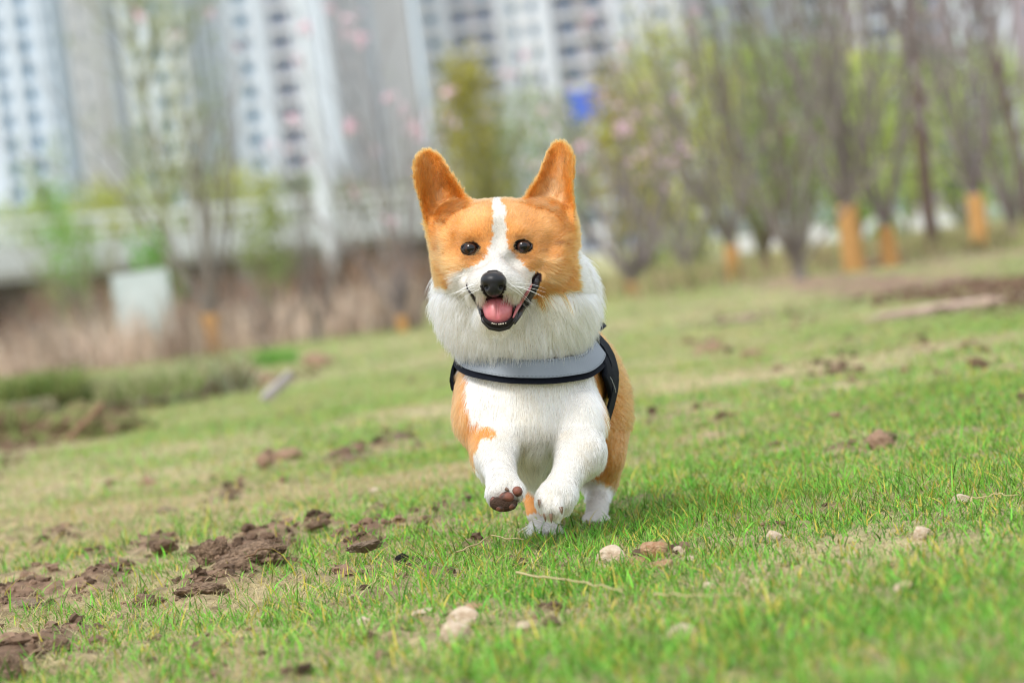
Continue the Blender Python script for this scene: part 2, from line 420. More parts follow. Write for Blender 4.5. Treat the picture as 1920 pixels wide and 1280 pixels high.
for kind, X, Y, rx, rz, lab in [
 ('pale',1145,1060,32,24,'tilted tan stone, left of the brown stone cluster before the dog'),
 ('brown',1232,1046,28,20,'largest brown stone of the cluster in front of the dog'),
 ('brown',1205,1062,30,9,'flat reddish stone under the cluster in front of the dog'),
 ('pale',1272,1050,13,17,'small pale upright stone at the right of the brown cluster'),
 ('pale',1293,1056,12,10,'tiny tan stone at the right end of the cluster'),
 ('brown',1240,1066,30,10,'crumbly brown stone at the front of the cluster'),
 ('pale',1275,1200,32,19,'white oval stone in the near grass, bottom middle'),
 ('pale',866,1176,34,24,'pinkish stone, back one of the pair in the near grass'),
 ('pale',858,1206,28,26,'tan stone, front one of the pair in the near grass'),
 ('pale',1330,1110,13,13,'small pale round stone between white oval stone and cluster'),
 ('pale',1453,1016,17,13,'tan pebble in green grass right of the cluster'),
 ('pale',1732,1010,18,15,'pale yellow round stone in deep green grass at right'),
 ('pale',1587,1062,10,8,'tiny pale pebble left of the yellow round stone'),
 ('pale',1415,1096,10,8,'tiny pebble right of the small pale round stone'),
 ('pale',1697,1108,19,12,'greyish flat stone at lower right in the grass'),
 ('pale',1790,1100,14,8,'thin pale stone right of the greyish flat stone'),
 ('pale',1800,943,20,11,'tan flat stone in grass near the right edge'),
 ('pale',680,1174,15,11,'small pale stone left of the stone pair'),
 ('pale',792,1152,26,6,'thin white chip behind the stone pair'),
 ('brown',1000,1214,20,13,'blurry reddish stone at bottom, right of the pair'),
 ('pale',982,1180,14,10,'pale pebble above the blurry reddish stone'),
 ('pale',702,928,14,8,'light grey pebble in dry grass left of the dog'),
 ('brown',885,1146,26,9,'flat reddish crumb just above the stone pair'),
 ]:
    lump(kind, X, Y, rx, rz, lab, GS, 'stone', 'stone')
# many soil crumbs nobody could count
cr = []; crf = []; crc = []; no = 0
bm = bmesh.new(); bmesh.ops.create_icosphere(bm, subdivisions=2, radius=1)
CV = np.array([v.co[:] for v in bm.verts]); CF = np.array([[v.index for v in f.verts] for f in bm.faces]); bm.free()
cx, cy = region(60000, 2.7, 16, pw=1.3); sm = soil_mask(cx, cy)
kp = rng.uniform(0, 1, len(cx)) < np.clip(sm * 1.2 - .25, 0, 1); cx, cy = cx[kp][:11000], cy[kp][:11000]
n = len(cx); cs = np.minimum(rng.lognormal(math.log(.0035), .5, n), .008) * (1 + .05 * cy)
vv = CV[None] * (1 + .35 * rng.normal(0, 1, (n, len(CV), 1)).clip(-1.2, 1.2)) * cs[:, None, None] * np.array([1, 1, .7])
vv += np.stack([cx, cy, hgt(cx, cy) + cs * .3], -1)[:, None]
ff = (CF[None] + (np.arange(n) * len(CV))[:, None, None]).reshape(-1, 3)
cc = np.repeat(np.array([.11, .072, .048]) * rng.uniform(.5, 2.2, (n, 1)), len(CV), 0)
crumbs = obj('soil_crumbs', npmesh('soil_crumbs', vv.reshape(-1, 3), ff, [mat('crumb', rough=.95, spec=.1, attr=True)], cols=cc))
meta(crumbs, 'loose dark soil crumbs strewn over bare patches of lawn', 'soil', kind='stuff')
# stalks
m_straw = mat('straw', (.50, .40, .20), .6, .3); m_root = mat('root', (.20, .12, .07), .8, .2)
def stalk(pts, r, label, m=m_straw, lift=.02):
    P3 = []
    for X, Y in pts:
        g = onG(X, Y); P3.append((g[0], g[1], g[2] + lift))
    P3 = np.array(P3); n = len(P3); tt = np.linspace(0, n - 1, 14)
    P3 = np.stack([np.interp(tt, range(n), P3[:, k]) for k in range(3)], -1)
    P3 += rng.normal(0, .0012, P3.shape); b = MB(); b.tube(P3 - P3[0], np.linspace(r, r * .5, 14), 5)
    meta(b.build('stalk', m, smooth=True, loc=P3[0]), label, 'dry stalk', 'dry stalks lying on the lawn')
stalk([(975, 1108), (1060, 1122), (1170, 1143)], .0013, 'long straw stalk lying in the grass in front of the dog')
stalk([(1235, 1152), (1300, 1155), (1395, 1157)], .0010, 'thin straw stalk lying behind the white oval stone')
stalk([(862, 1064), (895, 1052), (918, 1036), (985, 1042)], .0012, 'curved pale stalk lying just in front of the hind paws')
stalk([(462, 1075), (490, 1060), (540, 1055), (553, 1012)], .0014, 'curled pale root arching beside the largest soil clod', m_root)
stalk([(1820, 970), (1870, 962), (1915, 960)], .0009, 'faint straw stalk in the grass near the right edge')

# ------------------------------------------------------------------ implicit surface tools for the dog
ND = 4.45                                   # distance of the nose tip
def W(X, Y, wv):                            # picture position + depth -> dog space (right, up, away)
    D = ND + wv
    return np.array([(X - 960) * D / FPX, (640 - Y) * D / FPX, wv])
def toXY(p):
    D = ND + p[..., 2]
    return 960 + p[..., 0] * FPX / D, 640 - p[..., 1] * FPX / D
def toWorld(p):
    return CAM + (ND + p[..., 2:3]) * f_ + p[..., 0:1] * r_ + p[..., 1:2] * u_
S = lambda r, wv=0: r * (ND + wv) / FPX
class Prim:
    pass
def ell(X, Y, wv, rx, ry, rw, k=.02, rot=0, op='add', rotx=0):
    p = Prim(); p.c = W(X, Y, wv); p.r = np.array([S(rx, wv), S(ry, wv), rw]); p.k = k; p.op = op
    c, s = math.cos(rot), math.sin(rot)
    R1 = np.array([[c, s, 0], [-s, c, 0], [0, 0, 1]])
    c, s = math.cos(rotx), math.sin(rotx)
    R2 = np.array([[1, 0, 0], [0, c, s], [0, -s, c]])
    p.R = R2 @ R1
    m = p.r.max() + k + .006; p.lo = p.c - m; p.hi = p.c + m
    def f(q):
        d = (q - p.c) @ p.R.T; k0 = np.sqrt(((d / p.r) ** 2).sum(-1)) + 1e-9; k1 = np.sqrt(((d / p.r ** 2) ** 2).sum(-1)) + 1e-9
        return k0 * (k0 - 1) / k1
    p.f = f; return p
def cone(a, b, ra, rb, k=.02, op='add'):
    """a, b = (X, Y, w)"""
    p = Prim(); A = W(*a); B = W(*b); Ra = S(ra, a[2]); Rb = S(rb, b[2]); p.k = k; p.op = op
    m = max(Ra, Rb) + k + .006; p.lo = np.minimum(A, B) - m; p.hi = np.maximum(A, B) + m
    ab = B - A; l2 = ab @ ab
    def f(q):
        t = np.clip(((q - A) @ ab) / l2, 0, 1); return np.sqrt(((q - A - t[..., None] * ab) ** 2).sum(-1)) - (Ra + (Rb - Ra) * t)
    p.f = f; return p
def smin(a, b, k):
    h = np.maximum(k - np.abs(a - b), 0) / k; return np.minimum(a, b) - h * h * k * .25
def ev(prims, q):
    F = np.full(q.shape[:-1], .05)
    for p in prims:
        d = p.f(q)
        F = smin(F, d, p.k) if p.op == 'add' else -smin(-F, d, p.k)
    return F
def grid(prims, lo, hi, h):
    ax = [np.arange(lo[i], hi[i], h) for i in range(3)]
    F = np.full([len(a) for a in ax], .05, np.float64)
    for p in prims:
        sl_ = []
        for i in range(3):
            a = max(int((p.lo[i] - lo[i]) / h), 0); b = min(int((p.hi[i] - lo[i]) / h) + 2, len(ax[i])); sl_.append(slice(a, max(b, a)))
        if any(s_.stop <= s_.start for s_ in sl_): continue
        q = np.stack(np.meshgrid(*[ax[i][sl_[i]] for i in range(3)], indexing='ij'), -1)
        d = p.f(q); b_ = F[tuple(sl_)]
        F[tuple(sl_)] = smin(b_, d, p.k) if p.op == 'add' else -smin(-b_, d, p.k)
    return F
def nets(F, lo, h):
    s = F < 0
    c = [s[a:F.shape[0]-1+a, b:F.shape[1]-1+b, d:F.shape[2]-1+d] for a in (0,1) for b in (0,1) for d in (0,1)]
    tot = sum(x.astype(np.int8) for x in c); act = (tot > 0) & (tot < 8)
    I = np.argwhere(act); vid = -np.ones(act.shape, np.int64); vid[act] = np.arange(len(I))
    acc = np.zeros((len(I), 3)); cnt = np.zeros(len(I))
    offs = [(a, b, d) for a in (0,1) for b in (0,1) for d in (0,1)]
    for ia in range(8):
        for ib in range(ia + 1, 8):
            A, B = np.array(offs[ia]), np.array(offs[ib])
            if np.abs(A - B).sum() != 1: continue
            f0 = F[tuple((I + A).T)]; f1 = F[tuple((I + B).T)]; m = (f0 < 0) != (f1 < 0)
            t = np.where(m, f0 / np.where(m, f0 - f1, 1), 0)
            acc += m[:, None] * (A + t[:, None] * (B - A)); cnt += m
    V = (I + acc / cnt[:, None]) * h + lo
    Q = []
    for ax in range(3):
        o1, o2 = [(1, 2), (2, 0), (0, 1)][ax]
        a = np.take(s, range(0, s.shape[ax] - 1), ax); b = np.take(s, range(1, s.shape[ax]), ax)
        E = np.argwhere(a != b); E = E[(E[:, o1] > 0) & (E[:, o2] > 0) & (E[:, o1] < s.shape[o1] - 1) & (E[:, o2] < s.shape[o2] - 1)]
        if not len(E): continue
        flip = s[tuple(E.T)]
        e1 = np.zeros(3, int); e1[o1] = 1; e2 = np.zeros(3, int); e2[o2] = 1
        q = np.stack([vid[tuple((E - e1 - e2).T)], vid[tuple((E - e2).T)], vid[tuple(E.T)], vid[tuple((E - e1).T)]], -1)
        q[~flip] = q[~flip][:, ::-1]; Q.append(q)
    return V, np.concatenate(Q)
def vnormals(V, Q):
    n = np.cross(V[Q[:, 2]] - V[Q[:, 0]], V[Q[:, 3]] - V[Q[:, 1]]); N = np.zeros_like(V)
    for k in range(4): np.add.at(N, Q[:, k], n)
    return N / (np.linalg.norm(N, axis=1)[:, None] + 1e-12)
def inpoly(x, y, poly):
    r = np.zeros(np.shape(x), bool); n = len(poly)
    for i in range(n):
        x0, y0 = poly[i]; x1, y1 = poly[(i + 1) % n]
        if y0 == y1: continue
        r ^= ((y0 > y) != (y1 > y)) & (x < (x1 - x0) * (y - y0) / (y1 - y0) + x0)
    return r
def polydist(x, y, poly):
    d = np.full(np.shape(x), 1e9); n = len(poly)
    for i in range(n):
        a = np.array(poly[i], float); b = np.array(poly[(i + 1) % n], float); ab = b - a
        t = np.clip(((x - a[0]) * ab[0] + (y - a[1]) * ab[1]) / (ab @ ab), 0, 1)
        d = np.minimum(d, np.hypot(x - a[0] - t * ab[0], y - a[1] - t * ab[1]))
    return np.where(inpoly(x, y, poly), -d, d)
def spline(poly, n=8):
    """closed Catmull-Rom through the outline points"""
    P_ = np.array(poly, float); N = len(P_); out = []
    for i in range(N):
        p0, p1, p2, p3 = P_[i-1], P_[i], P_[(i+1) % N], P_[(i+2) % N]
        for t in np.arange(n) / n:
            out.append(.5 * ((2*p1) + (-p0+p2)*t + (2*p0-5*p1+4*p2-p3)*t*t + (-p0+3*p1-3*p2+p3)*t**3))
    return [tuple(v) for v in out]

# ------------------------------------------------------------------ the dog
EARL = spline([(877,372),(850,326),(826,291),(799,280),(776,298),(774,340),(786,382),(801,412),(822,440),(852,442),(884,408)], 5)
EARR = spline([(987,366),(1008,326),(1025,284),(1045,264),(1068,274),(1080,306),(1077,350),(1073,390),(1066,430),(1030,444),(986,405)], 5)
def ear(poly, w0, xc0, yc0, xt, yt, side):
    p = Prim(); p.k = .013; p.op = 'add'
    X = [a for a, _ in poly]; Y = [b for _, b in poly]
    c1 = W(min(X) - 8, max(Y) + 8, w0); c2 = W(max(X) + 8, min(Y) - 8, w0)
    p.lo = np.array([c1[0], c1[1], w0 - .05]); p.hi = np.array([c2[0], c2[1], w0 + .07])
    def f(q):
        x, y = toXY(q); d2 = polydist(x, y, poly)
        t = np.clip((yc0 - y) / (yc0 - yt), 0, 1)
        xc = xc0 + (xt - xc0) * t
        half = 46 * (1 - .55 * t) ; e = np.clip((x - xc) / half, -1.3, 1.3)
        ws = w0 + .034 * (1 - t * .6) * (1 - e ** 2 * 1.0) - .012 * e * side + .012 * t
        slab = np.abs(q[..., 2] - ws) * .75 - .0019
        d = d2 * ND / FPX + .0016
        return np.where((d > 0) & (slab > 0), np.hypot(d, slab), np.maximum(d, slab))
    p.f = f; return p
gl = lambda X, Y: G(X, Y)  # ground point
def groundw(X, Y):
    g = onG(X, Y); return float((g - CAM) @ f_) - ND
HR = groundw(1118, 984); HL = groundw(1022, 1003)
torso = [
 ell(996, 752, .25, 124, 112, .13, .03),
 ell(993, 695, .235, 125, 70, .115, .03),
 ell(1046, 702, .42, 106, 106, .20, .05),
 ell(1074, 734, .585, 94, 102, .12, .05),
 cone((992, 790, .165), (1003, 876, .190), 72, 20, .03),
 cone((996, 806, .150), (1004, 880, .172), 46, 12, .025),
 ell(1003, 862, .24, 34, 32, .07, .03),
 ell(1030, 800, .38, 80, 70, .16, .04),
]
neck = [
 ell(963, 550, .190, 133, 108, .088, .03),
 ell(973, 626, .180, 84, 38, .07, .04),
 ell(904, 574, .175, 66, 54, .065, .04),
 ell(1040, 566, .18, 64, 62, .07, .04),
 ell(975, 560, .27, 118, 100, .12, .04),
]
head = [
 ell(941, 466, .135, 95, 79, .074, .025),
 ell(870, 496, .122, 48, 46, .050, .045),
 ell(1024, 492, .122, 48, 48, .050, .045),
 ell(876, 438, .122, 34, 32, .040, .045),
 ell(1012, 434, .122, 34, 32, .040, .045),
 ell(938, 424, .105, 70, 44, .042, .025),
 ell(890, 440, .0765, 26, 13, .018, .012),            # brows
 ell(976, 436, .0765, 26, 13, .018, .012),
 ell(882, 468, .092, 30, 24, .020, .015), ell(982, 464, .092, 30, 24, .020, .015),
 ell(880, 500, .092, 30, 18, .020, .015), ell(992, 496, .092, 30, 18, .020, .015),   # under the eyes
 cone((936, 470, .085), (928, 512, .042), 34, 31, .018),
 ell(929, 528, .042, 50, 33, .040, .012),           # muzzle
 ell(904, 538, .044, 31, 24, .032, .010),           # whisker pads
 ell(958, 538, .044, 33, 25, .032, .010),
 cone((880, 520, .085), (905, 540, .055), 26, 24, .015),
 cone((990, 515, .088), (962, 540, .055), 28, 24, .015),
 ell(936, 584, .066, 44, 36, .046, .012),           # lower jaw
 ell(934, 594, .048, 34, 27, .036, .010),
]
ears = [ear(EARL, .118, 845, 430, 798, 285, -1), ear(EARR, .118, 1030, 430, 1050, 268, 1),
        ell(842, 424, .130, 26, 28, .026, .035), ell(1042, 420, .130, 28, 30, .026, .035)]
limbs = [
 # fore leg on the left of the picture, reaching to the camera with the pads up
 ell(898, 775, .20, 42, 62, .07, .03),
 cone((908, 790, .175), (927, 848, .125), 44, 38, .02),
 cone((927, 848, .125), (941, 896, .062), 37, 27, .015),
 cone((905, 865, .165), (915, 890, .145), 18, 12, .02),
 ell(946, 918, .045, 33, 32, .024, .012),
 ell(925, 930, .038, 13, 19, .016, .006), ell(939, 939, .030, 13, 19, .016, .006),
 ell(956, 936, .030, 13, 18, .016, .006), ell(970, 922, .038, 13, 18, .016, .006),
 # fore leg on the right, folded, paw hanging
 ell(1090, 785, .180, 44, 58, .065, .018),
 cone((1086, 800, .155), (1090, 850, .115), 46, 41, .014),
 cone((1090, 850, .118), (1060, 898, .085), 39, 29, .015),
 cone((1108, 858, .14), (1118, 866, .15), 16, 11, .02),
 ell(1046, 925, .070, 37, 30, .028, .012),
 ell(1017, 938, .062, 12, 22, .017, .005, rot=.15), ell(1030, 950, .050, 12, 23, .018, .005, rot=.05),
 ell(1046, 952, .050, 12, 23, .018, .005, rot=-.05), ell(1063, 940, .060, 13, 22, .017, .005, rot=-.2),
 # hind leg on the right
 ell(1118, 812, .55, 56, 88, .085, .04),
 cone((1118, 860, .51), (1124, 905, .575), 36, 25, .03),
 cone((1124, 905, .575), (1119, 962, HR + .03), 24, 21, .02),
 ell(1117, 971, HR - .01, 26, 13, .036, .012),
 ell(1100, 975, HR - .028, 8, 9, .020, .004), ell(1112, 976, HR - .038, 8, 9, .022, .004),
 ell(1125, 976, HR - .038, 8, 9, .022, .004), ell(1137, 975, HR - .028, 8, 9, .020, .004),
 # hind leg on the left, further under the belly
 ell(1010, 820, .49, 52, 74, .075, .04),
 cone((1005, 860, .44), (996, 905, .47), 32, 21, .03),
 cone((996, 905, .47), (1004, 965, HL + .05), 19, 17, .02),
 ell(1016, 985, HL, 25, 15, .038, .012),
 ell(1003, 990, HL - .022, 8, 10, .020, .004), ell(1015, 993, HL - .032, 8, 10, .022, .004),
 ell(1028, 994, HL - .032, 8, 10, .022, .004), ell(1041, 992, HL - .022, 8, 10, .020, .004),
]
base = torso + neck + head
def surfw(prims, X, Y, w0=-.05, w1=.5, n=700):
    ws = np.linspace(w0, w1, n); q = np.stack([W(X, Y, a) for a in ws]); F = ev(prims, q)
    k = np.argmax(F < 0); return ws[k] if F[k] < 0 else None
socks = []
for X, Y, rx, ry, dz, rw in [(902, 486, 15, 12, .0075, .012), (963, 484, 13, 11, .0085, .012), (848, 462, 9, 20, .0085, .011), (1036, 458, 9, 20, .0085, .011), (934, 440, 8, 26, .0085, .010),
                             (868, 514, 14, 9, .008, .011), (1010, 508, 10, 8, .008, .011)]:
    socks.append(ell(X, Y, surfw(base, X, Y) - dz, rx, ry, rw, .014, op='sub'))
base = base + socks
head = head + socks
# mouth cut to the surface found there
cuts = []
mc = surfw(base, 934, 580)
cuts.append(ell(934, 580, mc + .006, 31, 25, .036, .003, op='sub'))
for path in ([(966, 600, 5), (974, 582, 7), (984, 564, 8), (995, 546, 9), (1004, 530, 9), (1008, 520, 6)],
             [(903, 587, 4), (894, 568, 3.2), (884, 551, 2.6), (875, 536, 2.2)]):
    pt = [(x, y, surfw(base, x, y) + .0005, r) for x, y, r in path]
    for a_, b_ in zip(pt[:-1], pt[1:]): cuts.append(cone(a_[:3], b_[:3], a_[3], b_[3], .0015, op='sub'))
EYES = [(882, 466), (981, 462)]
eyew = []
for X, Y in EYES:
    ew = surfw(base, X, Y); eyew.append(ew)
    cuts.append(ell(X, Y, ew + .001, 16, 10, .006, .003, op='sub', rot=.12 if X < 930 else -.12))
prims = base + cuts + ears + limbs
lo = W(760, 1035, -.05); lo = np.minimum(lo, W(750, 1035, .75)); lo[2] = -.05
hi = np.maximum(W(1230, 250, -.05), W(1230, 250, .75)); hi[2] = .74
H = .0021
F = grid(prims, lo, hi, H)
BV, BQ = nets(F, lo, H); del F
BN = vnormals(BV, BQ)

OR = np.array([.54, .225, .060]); ORL = np.array([.64, .36, .15]); ORD = np.array([.42, .175, .042]); WH = np.array([.66, .63, .57])
BLAZE = [(934,372),(946,385),(950,430),(954,466),(966,484),(990,506),(1004,516),(1016,528),(1002,545),(985,556),(975,575),(990,640),(1140,640),(1140,560),(1084,545),(1020,548),
         (1000,560),(1030,700),(780,700),(780,500),(812,520),(811,542),(844,538),(850,514),(868,505),(884,505),(905,488),(918,466),(923,430),(922,395),(928,385)]
FACE_OR_L = [(922,390),(924,432),(919,466),(903,488),(882,503),(862,507),(850,516),(846,536),(812,540),(811,505),(806,474),(790,456),(740,440),(760,380),(770,260),(880,260),(925,372)]
FACE_OR_R = [(946,388),(949,432),(955,468),(968,486),(992,506),(1010,515),(1016,530),(1005,548),(985,566),(992,570),(1022,549),(1084,546),(1084,505),(1082,472),(1094,448),(1140,430),(1140,380),(1100,250),(1000,250),(936,372),(940,384)]
CHEST_WH = [(872,640),(1112,640),(1112,700),(1122,740),(1134,780),(1140,860),(1140,905),(1092,915),(1090,1000),(1060,1020),(985,1020),(985,968),(1016,964),(1016,880),(990,890),(985,960),(900,970),(888,850),(905,822),(930,816),(965,832),(935,806),(880,795),(876,740)]
def colour(p):
    """coat colour at points of dog space"""
    X, Y = toXY(p); w_ = p[:, 2]
    nx = fbm(p, 120, 201, 3) * 6 + fbm(p, 500, 205, 2) * 3; ny = fbm(p, 120, 301, 3) * 9 + fbm(p, 500, 305, 2) * 7
    x, y = X + nx, Y + ny
    n = fbm(p, 60, 401, 3)[:, None]; nf = fbm(p, 700, 405, 2)[:, None]
    orange = OR * (1 + .18 * n) ; orange = orange * (1 - .35 * np.clip(n + .2, 0, 1)) + ORL * .35 * np.clip(n + .2, 0, 1)
    white = WH * (1 + .05 * n)
    isor = np.ones(len(p), bool)
    hd = (Y < 560) & (w_ < .165)
    isor[hd] = (inpoly(x, y, FACE_OR_L) | inpoly(x, y, FACE_OR_R))[hd]
    nk = ~hd & (Y < 700) & (w_ < .30)
    isor[nk] = ((y < 440 + (w_ - .165) * 900) & (w_ > .165))[nk]
    earm = (Y < 425) & ((X < 880) | (X > 985)) & (w_ > .09); isor[earm] = True
    ch = (Y >= 690) & (w_ < .335)
    isor[ch] = (~inpoly(x, y, CHEST_WH))[ch]
    keel = (Y >= 690) & (X > 930) & (X < 1085) & (w_ < .36) & (Y > 740); isor[keel] = False
    hn = (w_ >= .335) & (Y > 850)
    isor[hn] = (y < np.where(X < 1065, 962, 888 + (X - 1092) * .42))[hn]
    hn2 = (w_ >= .30) & (w_ < .40) & (Y > 930) & (X < 1065); isor[hn2] = (y < 962)[hn2]
    bel = (w_ > .3) & (w_ < .5) & (Y > 820) & (X > 1020) & (X < 1085); isor[bel] = False
    c = np.where(isor[:, None], orange, white)
    # paler cheeks and brows, darker ear rims
    deep = (np.clip((np.abs(X - 943) - 100) / 28, 0, 1) * .6 * hd * isor * (Y > 400))[:, None]; c = c * (1 - deep) + np.array([.56, .215, .045]) * deep
    pale = np.exp(-(((X - 1015) / 22) ** 2 + ((Y - 520) / 14) ** 2)) + np.exp(-(((X - 860) / 16) ** 2 + ((Y - 500) / 16) ** 2)) * .7 \
         + .5 * np.exp(-(((X - 1020) / 30) ** 2 + ((Y - 490) / 16) ** 2)) + .35 * np.exp(-(((X - 895) / 34) ** 2 + ((Y - 404) / 26) ** 2)) + .35 * np.exp(-(((X - 975) / 34) ** 2 + ((Y - 404) / 26) ** 2)) + .4 * np.exp(-(((X - 832) / 18) ** 2 + ((Y - 480) / 30) ** 2)) + .3 * fbm(p, 50, 777, 2)
    m = (hd & isor); k = np.where(m, np.clip(pale, 0, .85), 0)[:, None]
    c = c * (1 - k) + np.array([.68, .41, .18]) * k
    dl = polydist(X, Y, EARL); dr = polydist(X, Y, EARR); de = np.minimum(dl, dr)
    e = earm & (de < 8)
    ink = np.clip((-de - 9) / 16, 0, 1) * np.clip((Y - 285) / 60, 0, 1)
    ink = (np.where(e, ink, 0) * np.clip(.75 + fbm(p, 160, 455, 3), 0, 1))[:, None]
    c = np.where(e[:, None], ORD * 1.15 * (1 + .25 * n), c)
    c = c * (1 - .8 * ink) + np.where((X < 940)[:, None], np.array([.33, .175, .075]), np.array([.54, .36, .21])) * .8 * ink
    # creamy lower ruff and keel
    cream = np.clip((fbm(p, 45, 501, 3) - .1) * 1.5, 0, .6) * ((Y > 590) & (w_ < .3)) * (~isor)
    c = c * (1 - cream[:, None] * .5) + np.array([.66, .54, .36]) * cream[:, None] * .5
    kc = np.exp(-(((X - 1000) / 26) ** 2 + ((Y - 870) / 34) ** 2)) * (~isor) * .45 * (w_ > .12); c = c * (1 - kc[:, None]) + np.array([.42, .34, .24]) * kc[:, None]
    # darker fur round the eyes, tear marks; brow and ear-fold shading painted in
    for (ex, ey) in EYES:
        d = ((X - ex) / 24) ** 2 + ((Y - ey - 2) / 19) ** 2
        kk = (np.exp(-d) * .55 * hd)[:, None]; c = c * (1 - kk) + ORD * .7 * kk
    for (ex, ey, sx, sy, a_) in [(899, 475, 6, 4, .8), (964, 473, 5, 5, .7), (893, 449, 20, 4, .45), (972, 444, 20, 4, .45), (884, 484, 18, 4, .4), (984, 482, 20, 4, .4), (1050, 456, 15, 6, .55), (822, 464, 8, 14, .45), (1016, 470, 16, 3, .3)]:
        kk = (np.exp(-((X - ex) / sx) ** 2 - ((Y - ey) / sy) ** 2) * a_ * hd)[:, None]; c = c * (1 - kk) + np.array([.13, .05, .018]) * kk
    # muddy left fore paw
    mud = np.exp(-(((X - 947) / 35) ** 2 + ((Y - 943) / 24) ** 2) ** 2) * (w_ < .1) * np.clip(fbm(p, 160, 601, 3) * 1.5 + 1.2, 0, 1) * .97
    mud = mud + .35 * (w_ < .12) * (X < 990) * (Y > 860) * np.clip(fbm(p, 200, 611, 3) * 3 - .5, 0, 1)
    mud = mud[:, None]; c = c * (1 - mud) + np.array([.055, .030, .018]) * mud
    return np.clip(c * (1 + .2 * nf), 0, 1)
def dist_seg(X, Y, pts):
    d = np.full(X.shape, 1e9)
    for a, b in zip(pts[:-1], pts[1:]):
        a = np.array(a, float); b = np.array(b, float); ab = b - a
        t = np.clip(((X - a[0]) * ab[0] + (Y - a[1]) * ab[1]) / (ab @ ab), 0, 1)
        d = np.minimum(d, np.hypot(X - a[0] - t * ab[0], Y - a[1] - t * ab[1]))
    return d
bc = colour(BV)
BX, BY = toXY(BV)
def bare(X, Y, w_, p):
    """1 where the skin is dark and without fur: eyelids, lips, nose"""
    r = np.zeros(len(X))
    for k, (ex, ey) in enumerate(EYES):
        rot = .12 if k == 0 else -.12; dx = X - ex; dy = Y - ey
        a = dx * math.cos(rot) + dy * -math.sin(rot); b = dx * math.sin(rot) + dy * math.cos(rot)
        d = np.sqrt((a / 19) ** 2 + (b / 13) ** 2); r = np.maximum(r, (d < 1) & (w_ < eyew[k] + .03))
    r = np.maximum(r, (np.hypot((X - 935) / 34.5, (Y - 583) / 35) < 1) & (Y > 572) & (w_ < mc + .03))
    r = np.maximum(r, (np.hypot((X - 925) / 25, (Y - 533) / 27) < 1) & (w_ < .04))
    return r
cutd = ev([]  , BV) * 0 + 1
for p_ in cuts[:-2]: cutd = np.minimum(cutd, p_.f(BV))
mouth = (cutd < .0021) & (BV[:, 2] < .14)
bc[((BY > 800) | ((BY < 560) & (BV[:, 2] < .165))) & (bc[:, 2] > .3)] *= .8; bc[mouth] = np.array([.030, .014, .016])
bc[bare(BX, BY, BV[:, 2], BV) > 0] = np.array([.014, .011, .011])
rootp = toWorld(W(1010, 995, .33)[None])[0]; rootp = np.array([rootp[0], rootp[1], hz(rootp[0], rootp[1])])
dog = empty('dog', rootp, 'orange and white corgi in a harness running over the lawn towards the camera', 'dog')
m_skin = mat('coat_skin', rough=.8, spec=.2, attr=True)
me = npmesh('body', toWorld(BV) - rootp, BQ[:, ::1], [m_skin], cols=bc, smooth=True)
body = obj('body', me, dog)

def sdfobj(name, prims, h, mats, parent=dog, cols=None, mask=None):
    lo_ = np.min([p.lo for p in prims if p.op == 'add'], 0) - .002; hi_ = np.max([p.hi for p in prims if p.op == 'add'], 0) + .002
    V, Q = nets(grid(prims, lo_, hi_, h), lo_, h)
    c = cols(V) if cols else None
    return obj(name, npmesh(name, toWorld(V) - rootp, Q, mats, cols=c, smooth=True), parent)
# nose
nw = surfw(base, 926, 528)
m_nose = mat('nose_leather', (.010, .010, .012), .38, .35, bump=(900, .25, .001))
sdfobj('nose', [ell(925, 525, nw + .004, 24, 16, .016, .004), ell(926, 540, nw + .004, 17, 17, .015, .006),
                ell(911, 538, nw - .006, 5, 4, .007, .003, op='sub'), ell(940, 538, nw - .006, 5, 4, .007, .003, op='sub'),
                cone((926, 541, nw - .012), (926, 560, nw - .010), 1.3, 1.3, .002, op='sub')], .0006, [m_nose])
# eyes
m_eye = mat('eye_surface', rough=.02, spec=.42, attr=True)
for (X, Y), ew in zip(EYES, eyew):
    def ec(V, X=X, Y=Y):
        x, y = toXY(V); d = np.hypot(x - X - .5, y - Y)
        c = np.where((d < 7)[:, None], [.002, .002, .003], np.where((d < 11.5)[:, None], [.030, .011, .005], [.008, .006, .007]))
        return c
    sdfobj('eye', [ell(X, Y, ew + .0066, 16.5, 14.5, .0104, .001)], .0005, [m_eye], cols=ec)
# eyelids: a dark rim round each eye
m_lid = mat('eyelid', (.016, .012, .012), .45, .4)
for k, ((X, Y), ew) in enumerate(zip(EYES, eyew)):
    b = MB(); th = np.linspace(0, 2 * math.pi, 33); rot = .14 if k == 0 else -.2
    pts = []
    for a in th:
        ex = 16.6 * math.cos(a); ey = -(9.2 if math.sin(a) > 0 else 9.4) * math.sin(a) * (1 - .15 * abs(math.cos(a)))
        x = X + ex * math.cos(rot) - ey * math.sin(rot); y = Y + ex * math.sin(rot) + ey * math.cos(rot)
        pts.append(toWorld(W(x, y, ew + .0002 + .0022 * (abs(ex) / 15) ** 2)[None])[0] - rootp)
    b.tube(np.array(pts), .0013, 8); b.build('eyelid', m_lid, dog, smooth=True)
